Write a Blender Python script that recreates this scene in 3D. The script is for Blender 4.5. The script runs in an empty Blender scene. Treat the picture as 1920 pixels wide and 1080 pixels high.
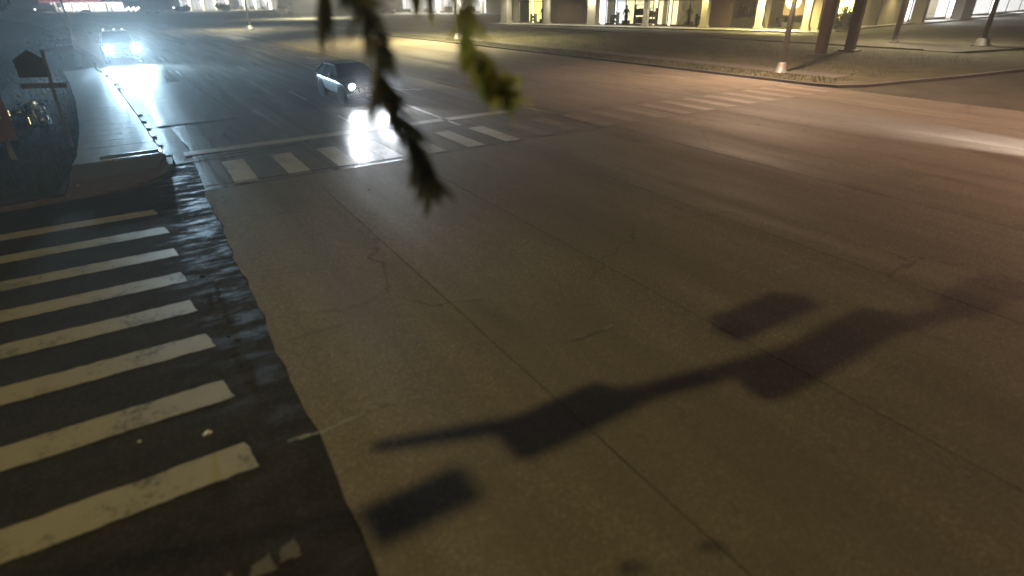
import bpy, bmesh, math, random
from mathutils import Vector, Matrix
R = math.radians
random.seed(7)
S = bpy.context.scene
COL = S.collection

# ------------------------------------------------------------------ camera
H = 4.0
FPX, PITCH, ROLL, YAW = 1044.14, R(27.581), R(0.7238), R(-31.844)
CAMR = Matrix.Rotation(YAW, 3, 'Z') @ Matrix.Rotation(R(90) - PITCH, 3, 'X') @ Matrix.Rotation(-ROLL, 3, 'Z')
cd = bpy.data.cameras.new('camera'); cam = bpy.data.objects.new('camera', cd); COL.objects.link(cam)
cam.matrix_world = Matrix.Translation((0, 0, H)) @ CAMR.to_4x4()
cd.sensor_width = 36; cd.lens = 36 * FPX / 1920; cd.clip_start = 0.05; cd.clip_end = 3000
cd.dof.use_dof = True; cd.dof.focus_distance = 24; cd.dof.aperture_fstop = .42
S.camera = cam

# ------------------------------------------------------------------ night sky, moon, exposure
W = bpy.data.worlds.new('World'); S.world = W; W.use_nodes = True
wn = W.node_tree; bg = wn.nodes['Background']
sky = wn.nodes.new('ShaderNodeTexSky'); sky.sky_type = 'NISHITA'; sky.sun_disc = False
sky.sun_elevation = R(1.0); sky.sun_rotation = R(200)
wn.links.new(sky.outputs[0], bg.inputs[0]); bg.inputs[1].default_value = 0.003
sl = bpy.data.lights.new('moon', 'SUN'); sl.energy = 0.004; sl.angle = R(2); sl.color = (.75, .82, 1)
so = bpy.data.objects.new('moon', sl); COL.objects.link(so); so.rotation_euler = (R(50), 0, R(160))
S.view_settings.view_transform = 'Standard'; S.view_settings.look = 'None'
S.view_settings.exposure = 1.32; S.view_settings.gamma = 1.0; S.view_settings.use_curve_mapping = False
S.cycles.use_denoising = True
S.cycles.denoiser = 'OPENIMAGEDENOISE'
S.cycles.max_bounces = 4; S.cycles.diffuse_bounces = 2; S.cycles.glossy_bounces = 2; S.cycles.volume_bounces = 0
S.cycles.sample_clamp_indirect = 0.6
S.cycles.use_light_tree = True
S.cycles.caustics_reflective = False; S.cycles.caustics_refractive = False

# ------------------------------------------------------------------ pixel -> place
def ray(px, py):
    return (CAMR @ Vector(((px - 960) / FPX, -(py - 540) / FPX, -1.0)))
def P(px, py, z=0.0):                       # where the pixel's ray meets height z
    d = ray(px, py); t = (z - H) / d.z
    return Vector((d.x * t, d.y * t, z))
def Q(px, py, dist):                        # a point at a chosen distance
    d = ray(px, py).normalized(); return Vector((0, 0, H)) + d * dist
def proj(p):
    q = CAMR.transposed() @ (Vector(p) - Vector((0, 0, H)))
    return 960 + FPX * q.x / -q.z, 540 - FPX * q.y / -q.z
def lerp(a, b, t): return a + (b - a) * t
def interp(tab, u):
    if u <= tab[0][0]: return tab[0][1]
    for (a, va), (b, vb) in zip(tab, tab[1:]):
        if u <= b: return lerp(va, vb, (u - a) / (b - a))
    return tab[-1][1]

# ------------------------------------------------------------------ object helpers
def tag(o, label=None, cat=None, group=None, kind=None):
    if label: o['label'] = label
    if cat: o['category'] = cat
    if group: o['group'] = group
    if kind: o['kind'] = kind
    return o
def empty(name, loc=(0, 0, 0), rz=0, label=None, cat=None, group=None):
    o = bpy.data.objects.new(name, None); COL.objects.link(o)
    o.location = loc; o.rotation_euler = (0, 0, rz); o.empty_display_size = .1
    return tag(o, label, cat, group)
def obj(name, bm, m, parent=None, smooth=False, **kw):
    me = bpy.data.meshes.new(name)
    if isinstance(bm, tuple):
        me.from_pydata(bm[0], [], bm[1])
    else:
        bmesh.ops.recalc_face_normals(bm, faces=bm.faces); bm.to_mesh(me); bm.free()
    for x in (m if isinstance(m, list) else [m]): me.materials.append(x)
    if smooth:
        for p in me.polygons: p.use_smooth = True
    o = bpy.data.objects.new(name, me); COL.objects.link(o)
    if parent: o.parent = parent
    return tag(o, **kw)
def copy_tree(o, parent=None):
    c = o.copy(); COL.objects.link(c); c.parent = parent
    for k in list(o.children): copy_tree(k, c)
    return c
def box(bm, x0, x1, y0, y1, z0, z1, M=None):
    vs = [bm.verts.new((x, y, z)) for z in (z0, z1) for y in (y0, y1) for x in (x0, x1)]
    for f in ((0, 2, 3, 1), (4, 5, 7, 6), (0, 1, 5, 4), (2, 6, 7, 3), (0, 4, 6, 2), (1, 3, 7, 5)):
        bm.faces.new([vs[i] for i in f])
    if M is not None: bmesh.ops.transform(bm, matrix=M, verts=vs)
    return vs
def bx(x0, x1, y0, y1, z0, z1, bev=0.0):
    bm = bmesh.new(); box(bm, x0, x1, y0, y1, z0, z1)
    if bev: bmesh.ops.bevel(bm, geom=bm.edges[:] + bm.verts[:], offset=bev, segments=2, affect='EDGES', profile=.6)
    return bm
def prism(bm, pts, z0, z1):                 # outline in plan, extruded in height (z may be callable offsets)
    n = len(pts)
    a = [bm.verts.new((p[0], p[1], z0)) for p in pts]; b = [bm.verts.new((p[0], p[1], z1)) for p in pts]
    bm.faces.new(a[::-1]); bm.faces.new(b)
    for i in range(n): bm.faces.new((a[i], a[(i + 1) % n], b[(i + 1) % n], b[i]))
    return a + b
def tube(bm, pts, rad, n=8, cap=True):
    pts = [Vector(p) for p in pts]; rings = []
    for i, p in enumerate(pts):
        d = (pts[min(i + 1, len(pts) - 1)] - pts[max(i - 1, 0)]).normalized()
        a = d.cross(Vector((0, 0, 1)));
        if a.length < 1e-3: a = d.cross(Vector((1, 0, 0)))
        a.normalize(); b = d.cross(a)
        r = rad[i] if isinstance(rad, (list, tuple)) else rad
        rings.append([bm.verts.new(p + a * math.cos(t * 2 * math.pi / n) * r + b * math.sin(t * 2 * math.pi / n) * r) for t in range(n)])
    for r0, r1 in zip(rings, rings[1:]):
        for i in range(n): bm.faces.new((r0[i], r0[(i + 1) % n], r1[(i + 1) % n], r1[i]))
    if cap: bm.faces.new(rings[0][::-1]); bm.faces.new(rings[-1])
    return bm
def lathe(bm, prof, n=20, M=None):          # profile of (radius, height) round local Z
    rings = [[bm.verts.new((r * math.cos(2 * math.pi * i / n), r * math.sin(2 * math.pi * i / n), z)) for i in range(n)] for r, z in prof]
    for a, b in zip(rings, rings[1:]):
        for i in range(n): bm.faces.new((a[i], a[(i + 1) % n], b[(i + 1) % n], b[i]))
    bm.faces.new(rings[0][::-1]); bm.faces.new(rings[-1])
    if M is not None: bmesh.ops.transform(bm, matrix=M, verts=[v for r in rings for v in r])
    return bm
def panel(pts, th=.01):                     # a thin pane from its corner points, thickened along its normal
    bm = bmesh.new(); pts = [Vector(p) for p in pts]
    nrm = (pts[1] - pts[0]).cross(pts[-1] - pts[0]).normalized()
    a = [bm.verts.new(p) for p in pts]; b = [bm.verts.new(p + nrm * th) for p in pts]
    n = len(pts); bm.faces.new(a[::-1]); bm.faces.new(b)
    for i in range(n): bm.faces.new((a[i], a[(i + 1) % n], b[(i + 1) % n], b[i]))
    return bm
def jitter_sheet(bm, outline, z, step=.25, j=.012):
    pts = []
    for a, b in zip(outline, outline[1:] + outline[:1]):
        a = Vector(a); b = Vector(b); n = max(1, int((b - a).length / step))
        for i in range(n):
            p = a.lerp(b, i / n); pts.append((p.x + random.uniform(-j, j), p.y + random.uniform(-j, j)))
    bm.faces.new([bm.verts.new((x, y, z)) for x, y in pts])

# ------------------------------------------------------------------ materials
def nodes(name):
    m = bpy.data.materials.new(name); m.use_nodes = True
    nt = m.node_tree; return m, nt, nt.nodes['Principled BSDF']
def N(nt, t, **kw):
    n = nt.nodes.new(t)
    for k, v in kw.items(): setattr(n, k, v)
    return n
def mixc(nt, fac, a, b, mode='MIX'):
    n = N(nt, 'ShaderNodeMix', data_type='RGBA', blend_type=mode)
    for i, x in ((0, fac), (6, a), (7, b)):
        if hasattr(x, 'is_linked'): nt.links.new(x, n.inputs[i])
        else: n.inputs[i].default_value = x if not isinstance(x, tuple) else (*x, 1)[:4]
    return n.outputs[2]
def noise(nt, vec, scale, detail=4, rough=.55, lo=0., hi=1.):
    n = N(nt, 'ShaderNodeTexNoise'); n.inputs['Scale'].default_value = scale; n.inputs['Detail'].default_value = detail
    n.inputs['Roughness'].default_value = rough
    if vec is not None: nt.links.new(vec, n.inputs['Vector'])
    r = N(nt, 'ShaderNodeMapRange'); r.inputs[1].default_value = lo; r.inputs[2].default_value = hi
    nt.links.new(n.outputs[0], r.inputs[0]); return r.outputs[0]
def mapping(nt, src, scale=(1, 1, 1), rz=0, loc=(0, 0, 0)):
    mp = N(nt, 'ShaderNodeMapping'); mp.inputs['Scale'].default_value = scale; mp.inputs['Rotation'].default_value = (0, 0, rz)
    mp.inputs['Location'].default_value = loc
    nt.links.new(src, mp.inputs[0]); return mp.outputs[0]
def rng(nt, v, a, b, c, d):
    r = N(nt, 'ShaderNodeMapRange'); 
    for i, x in enumerate((a, b, c, d)): r.inputs[1 + i].default_value = x
    nt.links.new(v, r.inputs[0]); return r.outputs[0]
def mul(nt, a, b, op='MULTIPLY'):
    n = N(nt, 'ShaderNodeMath', operation=op)
    for i, x in enumerate((a, b)):
        if hasattr(x, 'is_linked'): nt.links.new(x, n.inputs[i])
        else: n.inputs[i].default_value = x
    return n.outputs[0]
def bump(nt, p, h, strength=.3, dist=.01):
    b = N(nt, 'ShaderNodeBump'); b.inputs['Strength'].default_value = strength; b.inputs['Distance'].default_value = dist
    nt.links.new(h, b.inputs['Height']); nt.links.new(b.outputs[0], p.inputs['Normal'])
def simple(name, col, rough=.5, metal=0, var=.25, scale=6, bmp=0., coat=0, spec=None):
    m, nt, p = nodes(name)
    geo = N(nt, 'ShaderNodeNewGeometry')
    f = noise(nt, geo.outputs['Position'], scale, 5, .6, .3, .7)
    c = mixc(nt, f, tuple(x * (1 - var) for x in col), tuple(min(1, x * (1 + var)) for x in col))
    nt.links.new(c, p.inputs['Base Color'])
    f2 = noise(nt, geo.outputs['Position'], scale * 3.1, 3)
    nt.links.new(rng(nt, f2, 0, 1, max(.02, rough - .1), min(1, rough + .1)), p.inputs['Roughness'])
    p.inputs['Metallic'].default_value = metal
    if coat: p.inputs['Coat Weight'].default_value = coat; p.inputs['Coat Roughness'].default_value = .05
    if spec is not None: p.inputs['Specular IOR Level'].default_value = spec
    if bmp: bump(nt, p, noise(nt, geo.outputs['Position'], scale * 8, 4), bmp)
    return m
def emit(name, col, strength, var=0., scale=1.):
    m, nt, p = nodes(name)
    p.inputs['Base Color'].default_value = (.02, .02, .02, 1); p.inputs['Roughness'].default_value = .3
    p.inputs['Emission Strength'].default_value = strength
    if var:
        geo = N(nt, 'ShaderNodeNewGeometry')
        f = noise(nt, geo.outputs['Position'], scale, 3, .6, .35, .65)
        nt.links.new(mixc(nt, f, tuple(x * (1 - var) for x in col), col), p.inputs['Emission Color'])
    else: p.inputs['Emission Color'].default_value = (*col, 1)
    m.cycles.emission_sampling = 'NONE'      # the lamps beside these lenses do the lighting
    return m

def road_concrete(name, base=(.27, .237, .182), polish=0.0, track=.75, spec=.4):
    m, nt, p = nodes(name)
    geo = N(nt, 'ShaderNodeNewGeometry'); pos = geo.outputs['Position']
    uvn = N(nt, 'ShaderNodeUVMap'); uvn.uv_map = 'lane'
    big = noise(nt, pos, .35, 4, .6, .3, .7)
    mid = noise(nt, pos, 2.3, 5, .65, .3, .7)
    grit = noise(nt, pos, 38, 4, .75, .36, .64)
    grit2 = noise(nt, pos, 150, 2, .7, .3, .75)
    trk = noise(nt, mapping(nt, uvn.outputs[0], (1.15, .012, 1)), 1.0, 3, .55, .38, .62)
    trk2 = noise(nt, mapping(nt, uvn.outputs[0], (.62, .02, 1), loc=(3.3, 0, 0)), 1.0, 2, .5, .4, .6)
    c = mixc(nt, big, tuple(x * .82 for x in base), tuple(x * 1.12 for x in base))
    c = mixc(nt, rng(nt, mid, 0, 1, 0, .35), c, tuple(x * .7 for x in base))
    c = mixc(nt, rng(nt, trk, 0, 1, track, 0), c, tuple(x * .42 for x in base))
    c = mixc(nt, rng(nt, trk2, 0, 1, track * .6, 0), c, tuple(x * .5 for x in base))
    c = mixc(nt, rng(nt, grit, 0, 1, .6, 0), c, tuple(x * .38 for x in base))
    c = mixc(nt, rng(nt, grit2, .5, 1, 0, .5), c, tuple(min(1, x * 2.2) for x in base))
    coarse = noise(nt, pos, 17, 4, .75, .38, .62)
    c = mixc(nt, rng(nt, coarse, 0, 1, .42, 0), c, tuple(x * .5 for x in base))
    agg = N(nt, 'ShaderNodeTexVoronoi'); agg.inputs['Scale'].default_value = 52; nt.links.new(pos, agg.inputs['Vector'])
    ag = N(nt, 'ShaderNodeSeparateColor'); nt.links.new(agg.outputs['Color'], ag.inputs[0])
    c = mixc(nt, rng(nt, ag.outputs[0], .6, 1, 0, .35), c, tuple(min(1, x * 1.9) for x in base))
    c = mixc(nt, rng(nt, ag.outputs[1], .65, 1, 0, .45), c, tuple(x * .4 for x in base))
    # oil spots
    oil = noise(nt, mapping(nt, pos, (1.2, .45, 1)), .55, 2, .4, .66, .74)
    c = mixc(nt, mul(nt, oil, .6), c, tuple(x * .3 for x in base))
    drip = noise(nt, pos, 3.4, 2, .5, .70, .76)
    c = mixc(nt, mul(nt, drip, .55), c, tuple(x * .35 for x in base))
    blot = noise(nt, mapping(nt, pos, (.5, .16, 1), loc=(5, 2, 0)), 1.0, 6, .7, .42, .62)
    c = mixc(nt, mul(nt, blot, .55), c, tuple(x * .5 for x in base))
    # hairline cracks
    vo = N(nt, 'ShaderNodeTexVoronoi', feature='DISTANCE_TO_EDGE'); vo.inputs['Scale'].default_value = .22
    wob = N(nt, 'ShaderNodeVectorMath', operation='ADD'); nz = N(nt, 'ShaderNodeTexNoise'); nz.inputs['Scale'].default_value = .9; nz.inputs['Detail'].default_value = 6
    nt.links.new(pos, nz.inputs['Vector']); sc = N(nt, 'ShaderNodeVectorMath', operation='SCALE'); sc.inputs['Scale'].default_value = 1.6
    nt.links.new(nz.outputs['Color'], sc.inputs[0]); nt.links.new(pos, wob.inputs[0]); nt.links.new(sc.outputs[0], wob.inputs[1])
    nt.links.new(wob.outputs[0], vo.inputs['Vector'])
    crack = rng(nt, vo.outputs['Distance'], 0, .005, 1, 0)
    gate = noise(nt, pos, .13, 2, .5, .45, .55)
    crack = mul(nt, crack, gate)
    c = mixc(nt, mul(nt, crack, .7), c, (.02, .018, .015))
    nt.links.new(c, p.inputs['Base Color'])
    wet = noise(nt, mapping(nt, uvn.outputs[0], (.9, .03, 1), loc=(9, 4, 0)), 1.0, 4, .6, .35, .65)
    r = mul(nt, rng(nt, wet, 0, 1, (.42 if spec < .45 else .30) - polish, (.64 if spec < .45 else .66) - polish), rng(nt, grit, 0, 1, .1, -.05), 'ADD')
    nt.links.new(r, p.inputs['Roughness']); p.inputs['Specular IOR Level'].default_value = spec
    h = mul(nt, mul(nt, grit, .6), mul(nt, mid, .6), 'ADD')
    bump(nt, p, mul(nt, h, mul(nt, crack, -.8), 'ADD'), .28, .006)
    return m

def wet_asphalt(name, base=(.027, .0235, .018)):
    m, nt, p = nodes(name)
    geo = N(nt, 'ShaderNodeNewGeometry'); pos = geo.outputs['Position']
    sep = N(nt, 'ShaderNodeSeparateXYZ'); nt.links.new(pos, sep.inputs[0])
    grit = noise(nt, pos, 34, 4, .75, .36, .64)
    mid = noise(nt, pos, 1.7, 5, .65, .3, .7)
    c = mixc(nt, mid, tuple(x * .65 for x in base), tuple(x * 1.3 for x in base))
    c = mixc(nt, rng(nt, grit, .5, 1, 0, .55), c, tuple(x * 3.0 for x in base))
    nt.links.new(c, p.inputs['Base Color'])
    gut = mul(nt, rng(nt, sep.outputs[0], -.7, .15, 0, 1), rng(nt, sep.outputs[1], 60, 30, 0, 1))
    streak = noise(nt, mapping(nt, pos, (.9, 2.4, 1), rz=R(12)), 1.3, 7, .72, .47, .6)
    gut = mul(nt, gut, rng(nt, sep.outputs[1], 4, 11, .2, 1))
    wet = mul(nt, streak, rng(nt, gut, 0, 1, .03, 1))
    nt.links.new(rng(nt, wet, 0, 1, .92, .3), p.inputs['Roughness'])
    nt.links.new(rng(nt, wet, 0, 1, .12, .5), p.inputs['Specular IOR Level'])
    rip = noise(nt, mapping(nt, pos, (2.2, 5.5, 1), rz=R(8)), 1.3, 4, .6)
    h = mul(nt, mul(nt, grit, rng(nt, wet, 0, 1, 1.0, .1)), mul(nt, mul(nt, rip, wet), .28), 'ADD')
    bump(nt, p, h, .5, .008)
    return m

def paint(name, col=(.62, .6, .55), under=(.05, .048, .045), wear=.55):
    m, nt, p = nodes(name)
    geo = N(nt, 'ShaderNodeNewGeometry'); pos = geo.outputs['Position']
    a = noise(nt, pos, 14, 6, .72, .3, .7); b = noise(nt, pos, 1.6, 3, .6, .35, .65); g = noise(nt, pos, 90, 2, .7, .3, .7)
    w = mul(nt, mul(nt, a, .6), mul(nt, b, .4), 'ADD')
    w = rng(nt, w, wear, wear + .18, 0, .85)
    c = mixc(nt, w, tuple(x * .9 for x in col), under)
    c = mixc(nt, rng(nt, g, 0, 1, .3, 0), c, tuple(x * .55 for x in col))
    c = mixc(nt, rng(nt, b, 0, 1, .0, .3), c, tuple(x * .5 for x in col))
    nt.links.new(c, p.inputs['Base Color']); p.inputs['Roughness'].default_value = .5
    bump(nt, p, g, .25, .004)
    return m

M = {}
M['road'] = road_concrete('dry road concrete', polish=-.12, spec=.2)
M['road_wet'] = road_concrete('damp road concrete', (.25, .225, .185), .13, .85, .5)
M['patch'] = road_concrete('smooth repair concrete', (.3, .29, .27), .06, .15)
M['joint'] = simple('tar joint', (.06, .054, .047), .7, var=.85, scale=1.6)
M['asphalt'] = wet_asphalt('wet asphalt')
M['lot'] = simple('lot asphalt', (.06, .056, .036), .75, var=.35, scale=.6, bmp=.2)
M['paint'] = paint('road paint', (.38, .35, .275), (.045, .04, .033), .6)
M['paint_c'] = paint('road paint on concrete', (.66, .65, .62), (.22, .2, .18), .62)
M['paint_y'] = paint('yellow road paint', (.5, .36, .07), (.2, .18, .14), .55)
M['paint_old'] = paint('worn road paint', (.3, .28, .2), (.06, .056, .05), .42)
M['paint_ghost'] = paint('nearly worn-off paint', (.11, .1, .08), (.04, .036, .03), .4)
M['paint_fade'] = paint('faded crosswalk paint', (.3, .255, .2), (.2, .17, .13), .45)
M['walk'] = road_concrete('sidewalk concrete', (.3, .29, .275), .03, .12)
M['kerb'] = road_concrete('kerb concrete', (.17, .16, .145), 0, .1)
M['dirt'] = simple('verge soil', (.036, .03, .026), .9, var=.5, scale=1.4, bmp=.6)
M['grassland'] = simple('grass ground', (.085, .082, .042), .9, var=.45, scale=.7, bmp=.7)
M['grass'] = simple('grass blades', (.05, .058, .022), .8, spec=.2, var=.4, scale=2)
M['rust'] = simple('red ramp paving', (.12, .085, .068), .7, var=.35, scale=5, bmp=.4)
M['blackpaint'] = simple('black car paint', (.008, .008, .010), .16, var=.1, coat=1)
M['silver'] = simple('silver car paint', (.42, .45, .5), .3, .5, var=.08, coat=.8)
M['whitepaint'] = simple('white vehicle paint', (.7, .7, .68), .35, var=.06, coat=.5)
M['glass'] = simple('dark glass', (.012, .015, .02), .06, var=.1, coat=.5)
M['rubber'] = simple('tyre rubber', (.012, .012, .012), .9, bmp=.2, scale=20, spec=.08)
M['chrome'] = simple('chrome', (.85, .86, .9), .26, 1, var=.06)
M['wetchrome'] = simple('wet dulled chrome', (.85, .87, .92), .42, 1, var=.06)
M['alloy'] = simple('alloy', (.4, .41, .43), .3, 1)
M['plastic'] = simple('black plastic', (.015, .015, .017), .6, spec=.2)
M['galv'] = simple('galvanised steel', (.32, .31, .29), .55, .35, var=.15, scale=3)
M['darkpole'] = simple('dark pole paint', (.05, .035, .028), .6, .1, var=.2, scale=3)
M['brownpost'] = simple('brown post cladding', (.09, .055, .038), .75, var=.22, scale=1.2)
M['wood'] = simple('weathered wood', (.15, .125, .12), .8, var=.3, scale=7, bmp=.4)
M['signback'] = simple('sign back aluminium', (.13, .125, .14), .5, .6, var=.1)
M['redsign'] = simple('red sign face', (.26, .07, .06), .6, var=.15)
M['cabinet'] = simple('brown cabinet paint', (.15, .075, .05), .6, var=.25, scale=3)
M['bark'] = simple('bark', (.07, .055, .04), .9, var=.4, scale=12, bmp=.7)
M['stucco'] = simple('beige stucco', (.42, .36, .27), .85, var=.12, scale=1.5, bmp=.15)
M['brick'] = simple('brown brick', (.11, .072, .045), .85, var=.3, scale=3)
M['mortar'] = simple('mortar', (.13, .1, .075), .9)
M['column'] = simple('column paint', (.62, .58, .46), .7, var=.1)
M['frame'] = simple('bronze window frame', (.03, .027, .022), .45, .3)
M['ledge'] = simple('shop walk concrete', (.42, .4, .35), .7, var=.2, scale=1.2)
M['display'] = simple('display goods', (.35, .3, .24), .7, var=.7, scale=2.5)
M['mannequin'] = simple('mannequin', (.6, .52, .3), .5)
M['lamp_head'] = simple('lamp housing', (.14, .14, .14), .5, .5)
M['e_white'] = emit('cool white shop light', (.93, .97, 1.0), 2.6, .25, 1.1)
M['e_warm'] = emit('warm shop light', (1.0, .84, .45), 1.4, .6, .9)
M['e_yellow'] = emit('yellow shop light', (1.0, .85, .22), 6, .3, .7)
M['e_dim'] = emit('dim shop interior', (.55, .45, .25), .6, .8, 1.6)
M['e_brown'] = emit('dim brown interior', (.5, .38, .16), .22, .7, 1.4)
M['e_head'] = emit('headlight lens', (.8, .92, 1.0), 60)
M['e_marker'] = emit('roof marker lens', (.9, .95, 1.0), 2)
M['e_lamp'] = emit('street lamp lens', (1.0, .8, .45), 6)
M['e_red'] = emit('red canopy light', (1, .25, .3), .5, .3, .6)
M['e_flare'] = emit('bright station light', (1, .97, .97), 3.0)
M['e_spot'] = emit('distant light lens', (.95, .97, 1), 5)
M['e_sig'] = emit('red signal lens', (1, .06, .03), 6)
M['clear'] = None
m, nt, p = nodes('shop glass'); p.inputs['Base Color'].default_value = (.9, .93, .92, 1); p.inputs['Roughness'].default_value = .02
p.inputs['Transmission Weight'].default_value = 1; p.inputs['IOR'].default_value = 1.03; M['pane'] = m
def leafmat(name, col, tr):
    m, nt, p = nodes(name)
    geo = N(nt, 'ShaderNodeNewGeometry')
    f = noise(nt, geo.outputs['Position'], 9, 4, .6, .3, .7)
    c = mixc(nt, f, tuple(x * .6 for x in col), tuple(x * 1.35 for x in col))
    nt.links.new(c, p.inputs['Base Color']); p.inputs['Roughness'].default_value = .45
    t = N(nt, 'ShaderNodeBsdfTranslucent'); nt.links.new(c, t.inputs[0])
    mx = N(nt, 'ShaderNodeMixShader'); mx.inputs[0].default_value = tr
    nt.links.new(p.outputs[0], mx.inputs[1]); nt.links.new(t.outputs[0], mx.inputs[2])
    nt.links.new(mx.outputs[0], nt.nodes['Material Output'].inputs[0]); return m
M['leaf'] = leafmat('dark green leaf', (.12, .115, .055), .4)
M['leaf_lit'] = leafmat('lamplit yellow green leaf', (.5, .47, .09), .6)  # brighter, yellower than the other leaf: lamplight painted into the colour
M['foliage'] = leafmat('tree foliage', (.05, .06, .03), .2)
M['foliage_pale'] = leafmat('pale shrub foliage', (.17, .15, .12), .2)
# ------------------------------------------------------------------ the road, measured: X across, Y along
def off(u): return -0.00045 * (u - 18) ** 2 if u > 18 else 0.0
KERB = [(17.2, .22), (19, .2), (21, .0), (26, -.28), (37, -1.05), (41, -1.3), (49, -2.35), (61, -3.3), (70, -4.4), (100, -8), (160, -16), (260, -38), (420, -86)]
def kerb(u): return interp(KERB, u)
def farkerb(u): return 27.6 + off(u)
US = [-12, -6, 0, 6, 14.75, 17.9, 24, 30, 36, 42, 50, 60, 72, 86, 100, 125, 160, 210, 280, 420]
def ground_sheet(name, pts, z, m, **kw):
    bm = bmesh.new(); bm.faces.new([bm.verts.new((x, y, z)) for x, y in pts]); return obj(name, bm, m, **kw)
ground_sheet('ground', [(-900, -500), (900, -500), (900, 1200), (-900, 1200)], -.06, M['grassland'], kind='structure')

def strip(bm, fa, fb, u0, u1, z0, z1, step=5.0, uv=True, v0=None):
    n = max(1, int((u1 - u0) / step)); lay = bm.loops.layers.uv.get('lane') or bm.loops.layers.uv.new('lane')
    rows = []
    for i in range(n + 1):
        u = lerp(u0, u1, i / n); a, b = fa(u), fb(u)
        rows.append(([bm.verts.new((a, u, z1)), bm.verts.new((b, u, z1)), bm.verts.new((b, u, z0)), bm.verts.new((a, u, z0))], u, a, b))
    fs = []
    for (r0, ua, *_), (r1, ub, *_) in zip(rows, rows[1:]):
        for k in range(4): fs.append(bm.faces.new((r0[k], r0[(k + 1) % 4], r1[(k + 1) % 4], r1[k])))
    fs.append(bm.faces.new(rows[0][0])); fs.append(bm.faces.new(rows[-1][0][::-1]))
    for f in fs:
        for l in f.loops: l[lay].uv = (l.vert.co.x - off(l.vert.co.y), l.vert.co.y)
# tar bed that shows in the joints
bm = bmesh.new(); strip(bm, lambda u: kerb(u) if u > 17.2 else .85, farkerb, -14, 420, -.05, -.006)
road = obj('main_road', bm, M['joint'], kind='structure')
EDG = [None, 3.02, 5.78, 9.25, 13.3, 16.9, 20.5, 24.0, None]
def edge(i):
    if i == 0: return lambda u: (kerb(u) + .62 if u > 20 else lerp(.62, kerb(20) + .62, max(0, u - 14.75) / 5.25))
    if i == 8: return lambda u: farkerb(u) - .02
    def f(u):
        a = EDG[i] + off(u)
        if i == 1: a = lerp(a, 2.35 + off(u), min(1, max(0, (u - 18) / 24)))
        if i == 2: a += .35 * min(1, max(0, (u - 14) / 14))
        return a
    return f
G = .008
def wob(i, u):
    a = .05 if i == 0 and u < 17 else .006
    return a * (math.sin(u * 1.7 + i * 2.1) * .4 + math.sin(u * 4.3 + i) * .3 + math.sin(u * 9.1 + i * 5) * .3) if 0 < i < 8 or (i == 0 and u < 17) else 0
for i in range(8):
    for u0, u1 in zip([-12] + US[4:], US[4:]):
        if u0 > 200 and i not in (0, 3, 6): pass
        bm = bmesh.new(); e0, e1 = edge(i), edge(i + 1)
        dz = random.uniform(-.002, .002)
        strip(bm, (lambda u, e=e0, i=i: e(u) + wob(i, u) + (G if i else -.02)), (lambda u, e=e1, i=i: e(u) + wob(i + 1, u) - G), u0 + (G if u0 > -12 else 0), u1 - G, -.04, dz, .35 if u0 < 20 else 3.0)
        obj('slab', bm, M['road_wet' if u0 > 14 and i < 4 else 'road'], road)
# gutter strip between pavement and kerb, cast in lengths
for u0, u1 in zip([17.9, 21, 24, 27, 30, 33, 36, 39, 42, 46, 50, 56, 62, 70, 80, 95], [21, 24, 27, 30, 33, 36, 39, 42, 46, 50, 56, 62, 70, 80, 95, 120]):
    bm = bmesh.new(); strip(bm, lambda u: kerb(u) + .01, lambda u: edge(0)(u) - .012, u0 + .008, u1 - .008, -.04, -.004, 3)
    obj('gutter', bm, M['kerb'], road)
# the newer, smoother slab in the kerb lane
bm = bmesh.new(); lay = bm.loops.layers.uv.new('lane')
pp = [P(250, 161), P(345, 152), P(390, 178), P(432, 206), P(440, 222), P(296, 238)]
f = bm.faces.new([bm.verts.new((p.x, p.y, .006)) for p in pp])
for l in f.loops: l[lay].uv = (l.vert.co.x, l.vert.co.y)
obj('repair_patch', bm, M['patch'], road)
# tar-filled saw cuts at the edges of the patch and the crossing
def cut(a, b, w=.05, z=.0085, m='joint', name='seam', n=14, j=.02):
    a, b = P(*a), P(*b); d = (b - a); s = Vector((-d.y, d.x, 0)).normalized() * w / 2
    bm = bmesh.new(); L = []; Rr = []
    for i in range(n + 1):
        c = a.lerp(b, i / n) + s.normalized() * random.uniform(-j, j); k = random.uniform(.5, 1.2)
        L.append(bm.verts.new((c.x + s.x * k, c.y + s.y * k, z))); Rr.append(bm.verts.new((c.x - s.x * k, c.y - s.y * k, z)))
    for i in range(n): bm.faces.new((L[i], L[i + 1], Rr[i + 1], Rr[i]))
    return obj(name, bm, M[m], road)
cut((240, 164), (345, 152), .22); cut((292, 238), (442, 222), .16); cut((352, 152), (436, 208), .1)
cut((345, 302), (560, 270), .1); cut((386, 350), (770, 293), .11); cut((345, 310), (470, 290), .07)
cut((540, 640), (655, 605), .018); cut((470, 520), (640, 500), .014)

# side street, asphalt, running off to the left; and the far arm to the right
bm = bmesh.new(); prism(bm, [(.80, -14), (.80, 14.7), (.86, 17.88), (.18, 17.88), (-.0, 17.0), (-.25, 16.35), (-1.0, 15.85), (-2.4, 15.62), (-40, 15.0), (-40, -6), (-4, -6), (-1, -14)], -.05, -.012)
side = obj('side_street', bm, M['asphalt'], kind='structure')
bm = bmesh.new(); prism(bm, [(27.6, -3), (27.6, 16.4), (29.0, 15.0), (60, 11.0), (140, 9), (140, -8), (60, -5)], -.05, -.008)
obj('far_side_street', bm, M['lot'], kind='structure')

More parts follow.
